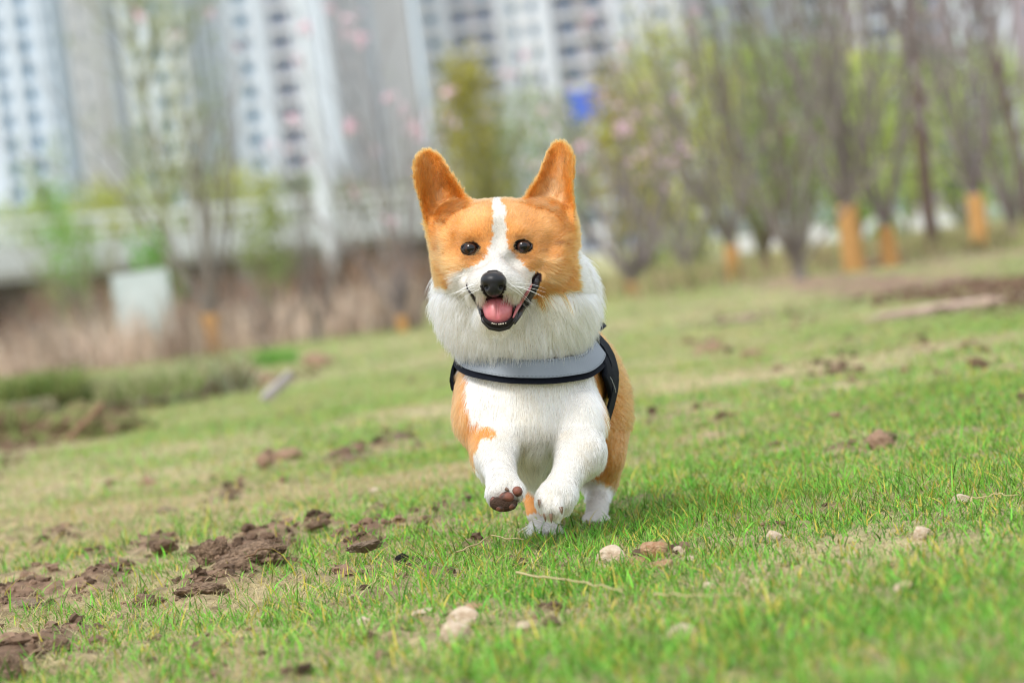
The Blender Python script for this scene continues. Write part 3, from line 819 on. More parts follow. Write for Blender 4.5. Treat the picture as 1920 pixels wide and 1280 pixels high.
# tongue, teeth, lip
m_tongue = mat('tongue', (.50, .12, .14), .35, .5, (140, (.60, .22, .22), .25), sub=.15, bump=(500, .2, .001))
tw = mc + .012
sdfobj('tongue', [ell(934, 588, tw + .004, 26, 22, .013, .006, rotx=.25), ell(932, 572, tw + .012, 29, 15, .014, .01),
                  cone((932, 562, tw - .003), (933, 600, tw - .0105), 1.6, 1.2, .004, op='sub')], .0008, [m_tongue])
m_tooth = mat('tooth', (.58, .50, .38), .3, .5)
b = MB()
for k in range(7):
    a = (k - 3) / 4 + random.uniform(-.04, .04); x = 935 + 17 * a; y = 607.5 - 3.5 * a * a
    sw = mc + .0005 + .004 * a * a
    p0 = toWorld(W(x, y + 1, sw)[None])[0] - rootp; p1 = toWorld(W(x, y - random.uniform(.2, 1.6), sw)[None])[0] - rootp
    b.tube([p0, p0 * .5 + p1 * .5, p1], [.0010, .0009, .0004], 6)
b.build('teeth', m_tooth, dog, smooth=True)
m_lip = mat('lip', (.014, .011, .013), .35, .5)
m_gum = mat('gum', (.34, .10, .10), .35, .5)
def liptube(name, path, m_, dz=-.0004, sx=0):
    b = MB(); q = np.array(path, float); tt = np.linspace(0, len(q) - 1, 4 * len(q)); q = np.stack([np.interp(tt, range(len(q)), q[:, k]) for k in range(3)], -1)
    pp = [toWorld(W(x + sx, y, (surfw(prims, x, y) or mc) + dz)[None])[0] - rootp for x, y, r in q]
    b.tube(pp, [r * .00063 for _, _, r in q], 8); return b.build(name, m_, dog, smooth=True)
liptube('lip', [(964, 606, 3), (971, 592, 6), (980, 573, 8), (991, 553, 10), (1002, 534, 10), (1008, 521, 6), (1011, 515, .5)], m_lip, .0)
liptube('gum', [(962, 596, 1.5), (970, 578, 3.5), (981, 560, 3.5), (992, 543, 3), (998, 532, 1)], m_gum, -.0055)
liptube('lip', [(904, 592, 3), (895, 571, 2.4), (885, 553, 2.0), (875, 538, 1)], m_lip, -.0004)
b = MB(); pts = []
for x, y in spline([(900, 580), (906, 602), (919, 614), (936, 617), (953, 613), (964, 600), (970, 582), (962, 602), (952, 613), (936, 617), (920, 614), (908, 603)], 1)[:7]:
    s_ = surfw(prims[:len(base)], x, y) or mc
    pts.append(toWorld(W(x, y, s_ + .0002)[None])[0] - rootp)
P_ = np.array(pts); tt = np.linspace(0, 6, 25); P_ = np.stack([np.interp(tt, range(7), P_[:, k]) for k in range(3)], -1)
b.tube(P_, [.0013 + .0018 * math.sin(math.pi * k / 24) for k in range(25)], 8); b.build('lip', m_lip, dog, smooth=True)
_t = W(940, 941, .02)[None]
# paw pads and claws
m_pad = mat('paw_pad', (.19, .065, .040), .5, .35, (70, (.035, .02, .015), .10), bump=(300, .6, .002))
m_claw = mat('claw', (.20, .125, .085), .35, .5)
sdfobj('paw_pad', [ell(944, 944, (surfw(prims, 944, 944, -.03, .2) or .016) + .0045, 26, 15, .008, .003)], .0009, [mat('muddy_pad_fur', (.05, .028, .018), .9, .2, bump=(400, .8, .003))])
for X, Y, rx, ry in [(950, 932, 14, 11), (970, 921, 10, 10), (926, 940, 8, 10), (939, 951, 11, 8), (958, 948, 10, 8)]:
    s_ = surfw(prims, X, Y, -.03, .2)
    if s_ is None: s_ = .03
    sdfobj('paw_pad', [ell(X, Y, s_ + .001, rx, ry, .006, .002)], .0008, [m_pad])
def claw(X0, Y0, X1, Y1, s_, r=3.4):
    a = toWorld(W(X0, Y0, s_)[None])[0] - rootp; c = toWorld(W(X1, Y1, s_ + .002)[None])[0] - rootp; m_ = (a + c) / 2 - f_ * .002
    b = MB(); b.tube([a, m_, c], [r * .00063, r * .00052, .0004], 8); b.build('claw', m_claw, dog, smooth=True)
for X0, Y0, X1, Y1 in [(1011, 936, 1012, 953), (1021, 962, 1023, 977), (1033, 963, 1034, 980), (1052, 950, 1054, 964), (948, 915, 956, 921)]:
    s_ = surfw(prims, X0, Y0, -.03, .3) or .06
    claw(X0, Y0, X1, Y1, s_ - .0015)
for X, Y in [(1100, 976), (1112, 978), (1125, 978), (1137, 976), (1003, 993), (1015, 996), (1028, 997), (1041, 995)]:
    s_ = surfw(prims, X, Y, .2, .6)
    if s_: claw(X, Y, X + 1, Y + 6, s_ - .001, 2.4)

# ---- harness: band round the chest, reflective stripe, side panels
m_web = mat('black_webbing', (.0045, .006, .011), .8, .12, bump=(900, .5, .0008))
m_refl = mat('grey_reflective_tape', (.20, .225, .25), .45, .4, metal=.15, bump=(700, .08, .0005))
m_stitch = mat('stitching', (.55, .58, .62), .6, .3)
fore = [p for p in limbs[:2]] + [limbs[9]]
hull = torso + neck[4:5] + fore
def ringpt(th, Y, off, cxp=992, cw=.25):
    """outermost body point in direction th (0 = camera, + = right) at picture height Y"""
    c = W(cxp, Y, cw); d = np.array([math.sin(th), 0, -math.cos(th)])
    rr = np.linspace(.20, .03, 240); q = c + rr[:, None] * d; F = ev(hull, q)
    k = np.argmax(F < 0); return q[k] + d * off
def yband(th):       # band centre line height in the picture
    a = math.degrees(th)
    return float(np.interp(a, [-110, -80, -60, -35, -10, 10, 35, 60, 80, 110], [642, 657, 667, 684, 697, 698, 688, 664, 645, 630]))
def band(th0, th1, n, o0, o1, off, thick=.0022, bow=0):
    V, q = [], []
    ths = np.linspace(th0, th1, n)
    raw = {}
    for s_ in (0, 1):
        for oo in (0, 1):
            raw[(s_, oo)] = np.array([ringpt(t_, yband(t_) + (o1 if s_ else o0), off + (thick if oo else 0)) for t_ in ths])
    kern = np.ones(7) / 7
    for key, a in raw.items():
        pad = np.concatenate([np.repeat(a[:1], 3, 0), a, np.repeat(a[-1:], 3, 0)])
        raw[key] = np.stack([np.convolve(pad[:, k], kern, 'valid') for k in range(3)], -1)
    for i_ in range(n):
        V += [raw[(0, 0)][i_], raw[(1, 0)][i_], raw[(1, 1)][i_], raw[(0, 1)][i_]]
    for i_ in range(n - 1):
        for k in range(4):
            q.append((i_*4+k, (i_+1)*4+k, (i_+1)*4+(k+1) % 4, i_*4+(k+1) % 4))
    q += [(0, 1, 2, 3), ((n-1)*4+3, (n-1)*4+2, (n-1)*4+1, (n-1)*4)]
    return toWorld(np.array(V)) - rootp, np.array(q)
R = math.radians
V, q = band(R(-104), R(80), 90, -38, 20, .009, .0035)
harness = obj('harness', npmesh('harness', V, q, [m_web]), dog)
meta(harness, 'black dog harness with a grey reflective chest band')
V, q = band(R(-82), R(72), 80, -25, 8.5, .0128, .0012)
refl = obj('reflective_band', npmesh('reflective_band', V, q, [m_refl]), harness)
# stitch lines
b = MB()
for o_ in (-22, 5.5):
    ths = np.linspace(R(-78), R(72), 150)
    pp = np.array([ringpt(t_, yband(t_) + o_, .0143) for t_ in ths]); 
    kern = np.ones(7) / 7; pad = np.concatenate([np.repeat(pp[:1], 3, 0), pp, np.repeat(pp[-1:], 3, 0)])
    pp = toWorld(np.stack([np.convolve(pad[:, k], kern, 'valid') for k in range(3)], -1)) - rootp
    for k in range(0, 148, 2): b.tube(pp[k:k+2], .00025, 4)
b.build('stitching', mat('dark_stitching', (.12, .13, .15), .7, .3), harness)
def panel(name, grid_pts, off, m, parent=harness, thick=.005):
    """grid_pts rows of (theta deg, Y) -> sheet wrapped on the body"""
    A = np.array(grid_pts, float); nr, ncol = A.shape[:2]
    up = 6
    u1 = np.linspace(0, nr - 1, (nr - 1) * up + 1); v1 = np.linspace(0, ncol - 1, (ncol - 1) * up + 1)
    B = np.zeros((len(u1), len(v1), 2))
    for c in range(2):
        tmp = np.stack([np.interp(u1, range(nr), A[:, j_, c]) for j_ in range(ncol)], 1)
        B[..., c] = np.stack([np.interp(v1, range(ncol), tmp[i_]) for i_ in range(len(u1))], 0)
    inn = np.array([[ringpt(R(B[i_, j_, 0]), B[i_, j_, 1], off) for j_ in range(len(v1))] for i_ in range(len(u1))])
    outp = np.array([[ringpt(R(B[i_, j_, 0]), B[i_, j_, 1], off + thick) for j_ in range(len(v1))] for i_ in range(len(u1))])
    n1, n2 = len(u1), len(v1); V = np.concatenate([inn.reshape(-1, 3), outp.reshape(-1, 3)]); N = n1 * n2; q = []
    for i_ in range(n1 - 1):
        for j_ in range(n2 - 1):
            a = i_*n2+j_; q += [(a, a+1, a+n2+1, a+n2), (N+a, N+a+n2, N+a+n2+1, N+a+1)]
    for i_ in range(n1 - 1):
        for j_ in (0, n2 - 1):
            a = i_*n2+j_; q.append((a, a+n2, N+a+n2, N+a))
    for j_ in range(n2 - 1):
        for i_ in (0, n1 - 1):
            a = i_*n2+j_; q.append((a, a+1, N+a+1, N+a))
    return obj(name, npmesh(name, toWorld(V) - rootp, np.array(q), [m], smooth=True), parent)
panel('side_panel', [[(50, 634), (85, 606), (122, 590)], [(60, 655), (90, 650), (126, 640)], [(58, 690), (90, 695), (128, 690)], [(56, 704), (76, 746), (126, 750)]], .007, m_web)
panel('side_panel', [[(-84, 640), (-100, 620), (-122, 590)], [(-84, 665), (-102, 660), (-124, 640)], [(-84, 690), (-102, 700), (-124, 695)], [(-86, 712), (-100, 732), (-122, 740)]], .007, m_web)
bc1 = ringpt(R(72), 690, .0165); b = MB()
ln = [toWorld(ringpt(R(a), y, .0165)[None])[0] - rootp for a, y in zip(np.linspace(60, 76, 12), np.linspace(706, 736, 12))]
for k in range(0, 11): b.tube([ln[k], ln[k] * .45 + ln[k+1] * .55], .0005, 4)
b.build('stitching', m_stitch, harness)
# strap over the back and round the girth
def strap(wv, wd, off, th0, th1, name):
    hullb = torso; V, q = [], []; n_ = 50
    for t_ in np.linspace(th0, th1, n_):
        for ww in (-wd / 2, wd / 2):
            c = W(1020, 710, wv + ww); d = np.array([math.sin(t_), math.cos(t_), 0]); rr = np.linspace(.22, .02, 200)
            qq = c + rr[:, None] * d; F_ = ev(hullb, qq); k = np.argmax(F_ < 0)
            V += [qq[k] + d * off, qq[k] + d * (off + .003)]
    for i_ in range(n_ - 1):
        a = i_ * 4; q += [(a, a+4, a+6, a+2), (a+1, a+3, a+7, a+5), (a, a+1, a+5, a+4), (a+2, a+6, a+7, a+3)]
    return obj(name, npmesh(name, toWorld(np.array(V)) - rootp, np.array(q), [m_web], smooth=False), harness)
strap(.245, .045, .010, R(-178), R(178), 'girth_strap')
strap(.33, .10, .014, R(-52), R(50), 'back_saddle')

# ---- fur
def tri_sample(V, Q, N_, dens, n):
    T = np.concatenate([Q[:, [0, 1, 2]], Q[:, [0, 2, 3]]]); a = V[T[:, 0]]; b_ = V[T[:, 1]]; c = V[T[:, 2]]
    ar = np.linalg.norm(np.cross(b_ - a, c - a), axis=1) * dens[T].mean(1); cum = np.cumsum(ar); cum /= cum[-1]
    k = np.searchsorted(cum, rng.uniform(0, 1, n)); u = rng.uniform(0, 1, (n, 2)); m_ = u.sum(1) > 1; u[m_] = 1 - u[m_]
    w3 = np.stack([1 - u.sum(1), u[:, 0], u[:, 1]], 1)[..., None]
    return (V[T[k]] * w3).sum(1), (N_[T[k]] * w3).sum(1)
X, Y = BX, BY; w_ = BV[:, 2]
dens = np.ones(len(BV)); dens[BN[:, 2] > .35] = .35
dens[(w_ < .16) & (Y < 560)] *= 2.3; dens[mouth] = 0
dens[w_ > .38] *= .6
de = np.minimum(polydist(X, Y, EARL), polydist(X, Y, EARR)); dens[(de < 2) & (Y < 400)] *= 1.3
NF = 210000
p, nrm = tri_sample(BV, BQ, BN, dens, NF); nrm /= np.linalg.norm(nrm, axis=1)[:, None]
X, Y = toXY(p); w_ = p[:, 2]
cd_ = np.full(len(p), 1.0)
for q_ in cuts[:-2]: cd_ = np.minimum(cd_, q_.f(p))
band_th = np.arctan2(p[:, 0] - W(992, 690, .25)[0], -(p[:, 2] - .25))
yb = np.interp(np.degrees(band_th), [-110, -80, -60, -35, -10, 10, 35, 60, 80, 110], [642, 657, 667, 684, 697, 698, 688, 664, 645, 630])
hull_d = ev(hull, p)
under = (Y - yb < 22) & (Y - yb > -38) & (np.abs(np.degrees(band_th)) < 118) & (hull_d > -.006) & (w_ < .42) & (Y > 625) & (ev(neck[:4] , p) > .004)
under |= (np.degrees(band_th) > 52) & (np.degrees(band_th) < 128) & (Y > 600) & (Y < 745) & (w_ < .40) & (ev(neck[:4], p) > .004)
under |= (np.degrees(band_th) < -82) & (np.degrees(band_th) > -126) & (Y > 600) & (Y < 735) & (w_ < .40) & (ev(neck[:4], p) > .004)
under |= (w_ > .275) & (w_ < .39) & (Y < 640) & (hull_d > -.01)
SM = [(966, 603), (974, 586), (984, 566), (995, 547), (1004, 530), (1009, 519)]; SL = [(904, 590), (895, 570), (885, 552), (875, 537)]
smd = np.minimum(dist_seg(X, Y, SM) / 12.5, dist_seg(X, Y, SL) / 4.5); smile = (smd < 1) & (w_ < .13)
ok = (bare(X, Y, w_, p) < 1) & (cd_ > .0018) & ~smile & ~under
padm = (np.hypot((X - 948) / 30, (Y - 942) / 17) < 1) & (w_ < .06) & (nrm[:, 2] < 0); ok &= ~padm
p, nrm, X, Y, w_ = p[ok], nrm[ok], X[ok], Y[ok], w_[ok]; n = len(p)
de = np.minimum(polydist(X, Y, EARL), polydist(X, Y, EARR))
inear = (de < 5) & (Y < 418) & (w_ > .09)
face = (w_ < .175) & (Y < 548) & ~inear
ruffd = ev(neck[:4], p)
ruff = ~face & ~inear & (ruffd < .012) & (Y < 705)
muz = face & (w_ < .085)
leg = (Y > 800) & ~((X > 960) & (X < 1065) & (w_ > .15) & (w_ < .35))
L = np.full(n, .016)
L[face] = .010; L[muz] = .005; L[ruff] = .025; L[inear] = .007
ch = ~face & ~ruff & (w_ < .30) & (Y > 700); L[ch] = .015; L[leg] = .010; L[leg & (Y > 905)] = .0075; L[leg & (w_ > .3)] = .007; L[(w_ > .28) & (Y > 935)] = .0025
L[(leg) & (w_ < .12)] = .008
L[face & (Y > 485) & (np.abs(X - 943) > 70)] = .014; cheekedge = face & (np.abs(X - 943) > 105) & (Y > 440); L[cheekedge] = .010
inner = inear & (de < -10) & (nrm[:, 2] < -.1) & (Y > 300 + rng.uniform(0, 90, n)); L[inner] = .011
keelm = (Y > 790) & (X > 930) & (X < 1070) & (w_ > .12) & (w_ < .34) & ~((X < 975) & (w_ < .15)); L[keelm] = .022
L[(w_ < .1) & (np.hypot((X - 947) / 40, (Y - 938) / 30) < 1)] = .004
# flow
d = np.zeros((n, 3)); d[:] = (0, -1, .35)                            # body: down and back
d[w_ > .3] = (0.1, -.55, 1)
noseP = W(926, 520, .01)
fd = p - noseP; fd /= np.linalg.norm(fd, axis=1)[:, None]; d[face] = fd[face] + np.array([0, 0, .25])
rc = W(945, 500, .05); rd = p - rc; rd /= np.linalg.norm(rd, axis=1)[:, None]
rf = rd * .75 + np.array([0, -.75, .0]); d[ruff] = rf[ruff]
earb = np.where((X < 940)[:, None], W(848, 432, .13), W(1030, 428, .13)); ed = p - earb; ed /= np.linalg.norm(ed, axis=1)[:, None]
d[inear] = ed[inear]
d[inner] = (ed * .8 + np.stack([np.where(X < 940, .5, -.5), np.zeros(n), np.full(n, -.5)], 1))[inner]
d[ch & ~leg] = (0, -1, .05); d[leg] = (0, -1, -.12); d[keelm] = (0, -1, .0)
# noise in the flow gives locks
sc_n = np.where(ruff | ch, 70, 150)[:, None]
lock = np.stack([fbm(p * sc_n, 1, 701 + k * 9, 3) for k in range(3)], 1)
d = d / (np.linalg.norm(d, axis=1)[:, None] + 1e-9) + lock * np.where(ruff | keelm, .75, .36)[:, None] + rng.normal(0, .12, (n, 3))
t_ = d - (d * nrm).sum(1)[:, None] * nrm; t_ /= np.linalg.norm(t_, axis=1)[:, None] + 1e-9
lift = np.full(n, .30); lift[face] = .24; lift[ruff] = .42; lift[cheekedge] = .32; lift[inear] = .25; lift[inner] = .4; lift[leg] = .28; lift[ch] = .25
lift[(w_ > .28) & (Y > 935)] = .12; lift = lift * rng.uniform(.6, 1.5, n)
Lr = L * rng.uniform(.6, 1.15, n) * (1 + .35 * fbm(p, 90, 901, 2))
gr = np.where(ruff | keelm | ch, .45, .1)[:, None] * np.array([0, -1.0, 0])
K = 5; pts = np.zeros((n, K, 3)); pts[:, 0] = p - nrm * .0003; cur = pts[:, 0].copy()
for k in range(1, K):
    s_ = k / (K - 1)
    dd = t_ * (1 - lift[:, None] * (1 - s_ * .6)) + nrm * (lift[:, None] * (1 - s_ * .55)) * 1.2 + gr * s_ + lock * .25 * s_
    dd /= np.linalg.norm(dd, axis=1)[:, None]; cur = cur + dd * (Lr / (K - 1))[:, None]; pts[:, k] = cur
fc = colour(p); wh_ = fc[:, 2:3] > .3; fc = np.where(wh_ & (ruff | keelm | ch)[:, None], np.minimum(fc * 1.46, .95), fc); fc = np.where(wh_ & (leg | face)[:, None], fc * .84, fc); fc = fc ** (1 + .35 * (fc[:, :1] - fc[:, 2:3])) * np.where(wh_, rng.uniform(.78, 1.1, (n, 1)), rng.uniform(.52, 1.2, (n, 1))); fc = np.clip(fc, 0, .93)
rad0 = np.where(ruff | ch, .00021, .00017); rad0 = np.where(w_ > .3, .00026, rad0)
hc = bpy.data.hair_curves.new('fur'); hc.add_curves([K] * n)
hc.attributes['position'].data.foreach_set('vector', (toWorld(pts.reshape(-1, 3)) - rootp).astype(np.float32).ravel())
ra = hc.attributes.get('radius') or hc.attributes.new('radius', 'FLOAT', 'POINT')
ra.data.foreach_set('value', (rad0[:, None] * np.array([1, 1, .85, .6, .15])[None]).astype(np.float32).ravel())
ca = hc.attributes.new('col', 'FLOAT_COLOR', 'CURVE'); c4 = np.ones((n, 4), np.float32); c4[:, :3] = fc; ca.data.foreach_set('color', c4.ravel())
m_fur = bpy.data.materials.new('fur'); m_fur.use_nodes = True; nn = m_fur.node_tree; nn.nodes.clear()
o_ = nn.nodes.new('ShaderNodeOutputMaterial'); hb = nn.nodes.new('ShaderNodeBsdfHairPrincipled'); hb.parametrization = 'COLOR'
aa = nn.nodes.new('ShaderNodeAttribute'); aa.attribute_name = 'col'
nn.links.new(aa.outputs['Color'], hb.inputs['Color']); nn.links.new(hb.outputs[0], o_.inputs[0])
hb.inputs['Roughness'].default_value = .4; hb.inputs['Radial Roughness'].default_value = .6
hb.inputs['Random Roughness'].default_value = .2
hc.materials.append(m_fur)
fur = bpy.data.objects.new('fur', hc); link(fur, body)
# whiskers
b = MB()
m_whisk = mat('whisker', (.8, .8, .78), .4, .4)
for sx in (-1, 1):
    for k in range(6):
        b = MB()
        X0 = 925 + sx * random.uniform(24, 42); Y0 = 532 + random.uniform(-6, 14)
        s0 = surfw(base, X0, Y0, -.03, .2) or .03
        a = W(X0, Y0, s0); L_ = random.uniform(.03, .045); dr_ = np.array([sx * 1.0, random.uniform(-.7, .1), random.uniform(-.1, .5)]); dr_ /= np.linalg.norm(dr_)
        ps = [a + dr_ * L_ * t2 + np.array([0, -.008 * t2 * t2, .006 * t2 * t2]) for t2 in np.linspace(0, 1, 6)]
        b.tube(toWorld(np.array(ps)) - rootp, np.linspace(.0003, .0001, 6), 4); b.build('whisker', m_whisk, dog)


#BACKGROUND
# ------------------------------------------------------------------ apartment towers, far behind
def wx(X, Y, D): return float(P(X, Y, D)[0])
m_wall = {'blue': mat('blue_grey_render', (.52, .59, .67), .8, .2, (.05, (.47, .54, .62), .3)),
          'beige': mat('beige_render', (.64, .64, .64), .8, .2, (.05, (.58, .58, .58), .3)),
          'cream': mat('cream_render', (.66, .68, .71), .8, .2, (.05, (.60, .62, .65), .3)),
          'pink': mat('pinkish_render', (.66, .65, .66), .8, .2, (.05, (.60, .59, .60), .3)),
          'white': mat('white_render', (.62, .67, .73), .8, .2, (.05, (.57, .62, .68), .3)),
          'sky': mat('sky_tone_infill', (.58, .68, .78), .8, .2, (.05, (.54, .64, .74), .3)),
          'brown': mat('brown_render', (.36, .31, .34), .8, .2, (.05, (.30, .26, .29), .3)),
          'green': mat('green_grey_render', (.62, .66, .64), .8, .2, (.05, (.56, .60, .58), .3))}
m_glass = mat('window_glass', (.05, .17, .30), .25, .6); m_frame = mat('window_frame', (.45, .50, .52), .5, .4)
m_rec = mat('recess_wall', (.42, .40, .43), .85, .2); m_dark = mat('dark_glass', (.05, .09, .17), .2, .6)
def win_mesh(wd, ht, dark):
    b = MB(); t = .12
    b.box((-wd/2, 0, 0), (wd/2, .10, t), 1); b.box((-wd/2, 0, ht - t), (wd/2, .10, ht), 1)
    b.box((-wd/2, 0, t), (-wd/2 + t, .10, ht - t), 1); b.box((wd/2 - t, 0, t), (wd/2, .10, ht - t), 1)
    b.box((-wd/2 + t, .04, t), (wd/2 - t, .08, ht - t), 0)
    return b.mesh('window', [m_dark if dark else m_glass, m_frame])
def tower(X0, X1, D, H, wall, bays, label, floor=3.0, visz=42, rowoff=0):
    Ym = 150; x0, x1 = wx(X0, Ym, D), wx(X1, Ym, D); y0 = D; dep = 16
    t = empty('apartment_tower', ((x0 + x1) / 2, y0, 0), label, 'apartment tower', 'apartment towers behind the field')
    cx = (x0 + x1) / 2
    wb = MB(); wb.box((x0 - cx, .9, 0), (x1 - cx, dep, H)); cur = x0
    nfl = int(H / floor); wins = []; rec = MB(); slablist = []; pil = MB()
    for bx0, bx1, kind in bays:
        a, b_ = wx(bx0, Ym, D), wx(bx1, Ym, D)
        if a > cur + .01: wb.box((cur - cx, 0, 0), (a - cx, .897, H))
        cur = b_; wdt = b_ - a
        if kind == 'p':
            pil.box((a - cx, -.8, 0), (b_ - cx, .893, H)); continue
        if kind in ('w', 'n'):
            ww = wdt * (.62 if kind == 'w' else .4); sp = (wdt - ww) / 2; hh = 1.55
            wb.box((a - cx, 0, 0), (a + sp - cx, .894, H)); wb.box((b_ - sp - cx, 0, 0), (b_ - cx, .894, H))
            for k in range(nfl):
                z = k * floor + rowoff
                wb.box((a + sp + .002 - cx, 0, z - floor + 2.6 + .003), (b_ - sp - .002 - cx, .89, z + .997))
                wins.append((a + wdt / 2 - cx, .45, z + 1.0, ww, hh + .05, False))
        if kind == 'r':
            rec.box((a - cx, .86, 0), (b_ - cx, .898, H))
            for k in range(nfl):
                z = k * floor + rowoff
                slablist.append(((a + .01 - cx, .3, z - .15), (b_ - .01 - cx, .855, z + .35)))
                nwn = max(1, int(round(wdt / 3.0))); step = wdt / nwn
                for q in range(nwn): wins.append((a + (q + .5) * step - cx, .74, z + .7, step * .6, 1.75, True))
    if cur < x1 - .01: wb.box((cur - cx, 0, 0), (x1 - cx, .897, H))
    wb.box((x0 - cx - .3, -.9, H), (x1 - cx + .3, dep + .3, H + 1.1))
    o = wb.build('wall', m_wall[wall], t)
    if pil.n: pil.build('pilaster_strips', m_wall['white'], t)
    if rec.n:
        rec.build('recess', m_rec, t); sm_ = m_wall['cream'] if wall != 'brown' else m_wall['white']; up_ = MB()
        for a_, b2 in slablist:
            if a_[2] < visz: q_ = MB(); q_.box(a_, b2); q_.build('balcony', sm_, t)
            else: up_.box(a_, b2)
        if up_.n: up_.build('upper_balconies', sm_, t)['kind'] = 'stuff'
    cache = {}; rest = MB(); cnt = 0
    wins.sort(key=lambda v: v[2])
    for (x, y, z, ww, hh, dk) in wins:
        key = (round(ww, 2), hh, dk)
        if z < visz and cnt < 100:
            if key not in cache: cache[key] = win_mesh(ww, hh, dk)
            w2 = obj('window', cache[key], t, (x, y, z)); cnt += 1
        else:
            rest.box((x - ww/2, y, z), (x + ww/2, y + .1, z + hh), 0)
    if rest.n:
        r2 = rest.build('upper_windows', m_glass, t); r2['kind'] = 'stuff'
    return t
tower(-120, 108, 430, 84, 'blue', [(-100,-70,'w'),(-60,-40,'w'),(-20,-8,'p'),(-4,24,'w'),(26,38,'p'),(42,74,'w'),(80,88,'p'),(90,108,'n')],
      'blue grey apartment tower with narrow window rows at the far left', floor=2.7)
tower(112, 232, 470, 90, 'beige', [(150,166,'n'),(214,224,'p')], 'beige nearly windowless tower slab right of the blue grey tower')
tower(238, 352, 440, 88, 'green', [(246,276,'w'),(278,288,'p'),(290,322,'w'),(326,350,'w')], 'grey green tower with wide windows behind the tall thin poplar', floor=2.75)
tower(356, 622, 450, 92, 'white', [(362,374,'p'),(380,392,'p'),(398,410,'p'),(420,430,'p'),(448,486,'w'),(492,502,'p'),(514,560,'r'),(562,584,'w'),(592,600,'p')],
      'white tower with vertical ribs and two dark window columns behind the lamp post', floor=2.8)
tower(626, 782, 475, 96, 'pink', [(650,664,'n'),(700,712,'p')], 'pinkish beige tower slab left of the sky gap')
tower(758, 812, 620, 118, 'sky', [(776,790,'n')], 'added pale blue slab standing in for the sky between the pinkish slab and the wide cream tower')  # added slab in a sky tone, dims the bright sky gap
tower(796, 1300, 480, 93, 'cream', [(806,838,'w'),(842,852,'p'),(856,944,'r'),(950,960,'p'),(966,990,'w'),(1000,1026,'w'),(1036,1046,'p'),(1050,1158,'r'),(1162,1172,'p'),(1180,1204,'w'),(1216,1228,'p'),(1240,1268,'w'),(1284,1294,'p')],
      'wide cream tower with two dark recessed balcony columns above the dog')
tower(1310, 1600, 520, 96, 'white', [(1330,1360,'w'),(1390,1430,'r'),(1460,1472,'p'),(1520,1550,'w'),(1570,1580,'p')],
      'white tower mostly veiled by bare branches, right of the cream tower', floor=3.2)
tower(1606, 2060, 430, 80, 'brown', [(1620,1632,'p'),(1640,1690,'r'),(1700,1712,'p'),(1730,1780,'w'),(1796,1812,'p'),(1818,1828,'p'),(1836,1880,'r'),(1890,1904,'p'),(1930,1990,'w')],
      'dark purple brown tower with white vertical strips at top right', floor=2.7)

# ------------------------------------------------------------------ embankment road with railing
Dl, Dr = 112, 142
A = P(-140, 433, Dl - 5); B = P(820, 347, Dr + 2); zr = 3.45
A[2] = B[2] = 0
L_ = B - A; LL = np.linalg.norm(L_); ang = math.atan2(L_[1], L_[0])
m_conc = mat('concrete', (.46, .45, .43), .85, .2, (1.2, (.36, .35, .34), .3)); m_rail = mat('white_rail', (.80, .81, .80), .5, .4)
br = empty('road_bridge', A, 'pale concrete road bridge deck on piers above the dry reeds at left', 'bridge', rz=ang)
b = MB(); b.box((-20, 0, zr - 1.75), (LL + 4, 6, zr - 1.05)); b.build('deck', m_conc, br)
b = MB(); b.box((-20, -.12, zr - 1.5), (LL + 4, -.003, zr - .72)); b.build('fascia', mat('pale_fascia', (.66, .67, .66), .8, .2, (.8, (.55, .56, .55), .3)), br)
for k in range(7):
    b = MB(); x = 3 + k * 6.5; b.box((x, .8, 0), (x + .8, 5, zr - 1.753)); b.build('pier', m_conc, br)
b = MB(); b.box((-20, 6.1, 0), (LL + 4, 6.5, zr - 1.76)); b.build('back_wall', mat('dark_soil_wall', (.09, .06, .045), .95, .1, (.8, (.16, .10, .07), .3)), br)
rl = empty('railing', A + np.array([0, 0, zr - .72]), 'white metal railing along the top of the road bridge', 'railing', rz=ang)
b = MB(); b.box((-20, -.06, .62), (LL + 4, 0.0, .78)); b.build('top_rail', m_rail, rl)
b = MB(); b.box((-20, -.05, .28), (LL + 4, -.01, .36)); b.build('middle_rail', m_rail, rl)
for k in range(36):
    b = MB(); x = -18 + k * 1.7; b.box((x, -.062, 0.003), (x + .08, .002, .617)); b.build('post', m_rail, rl)

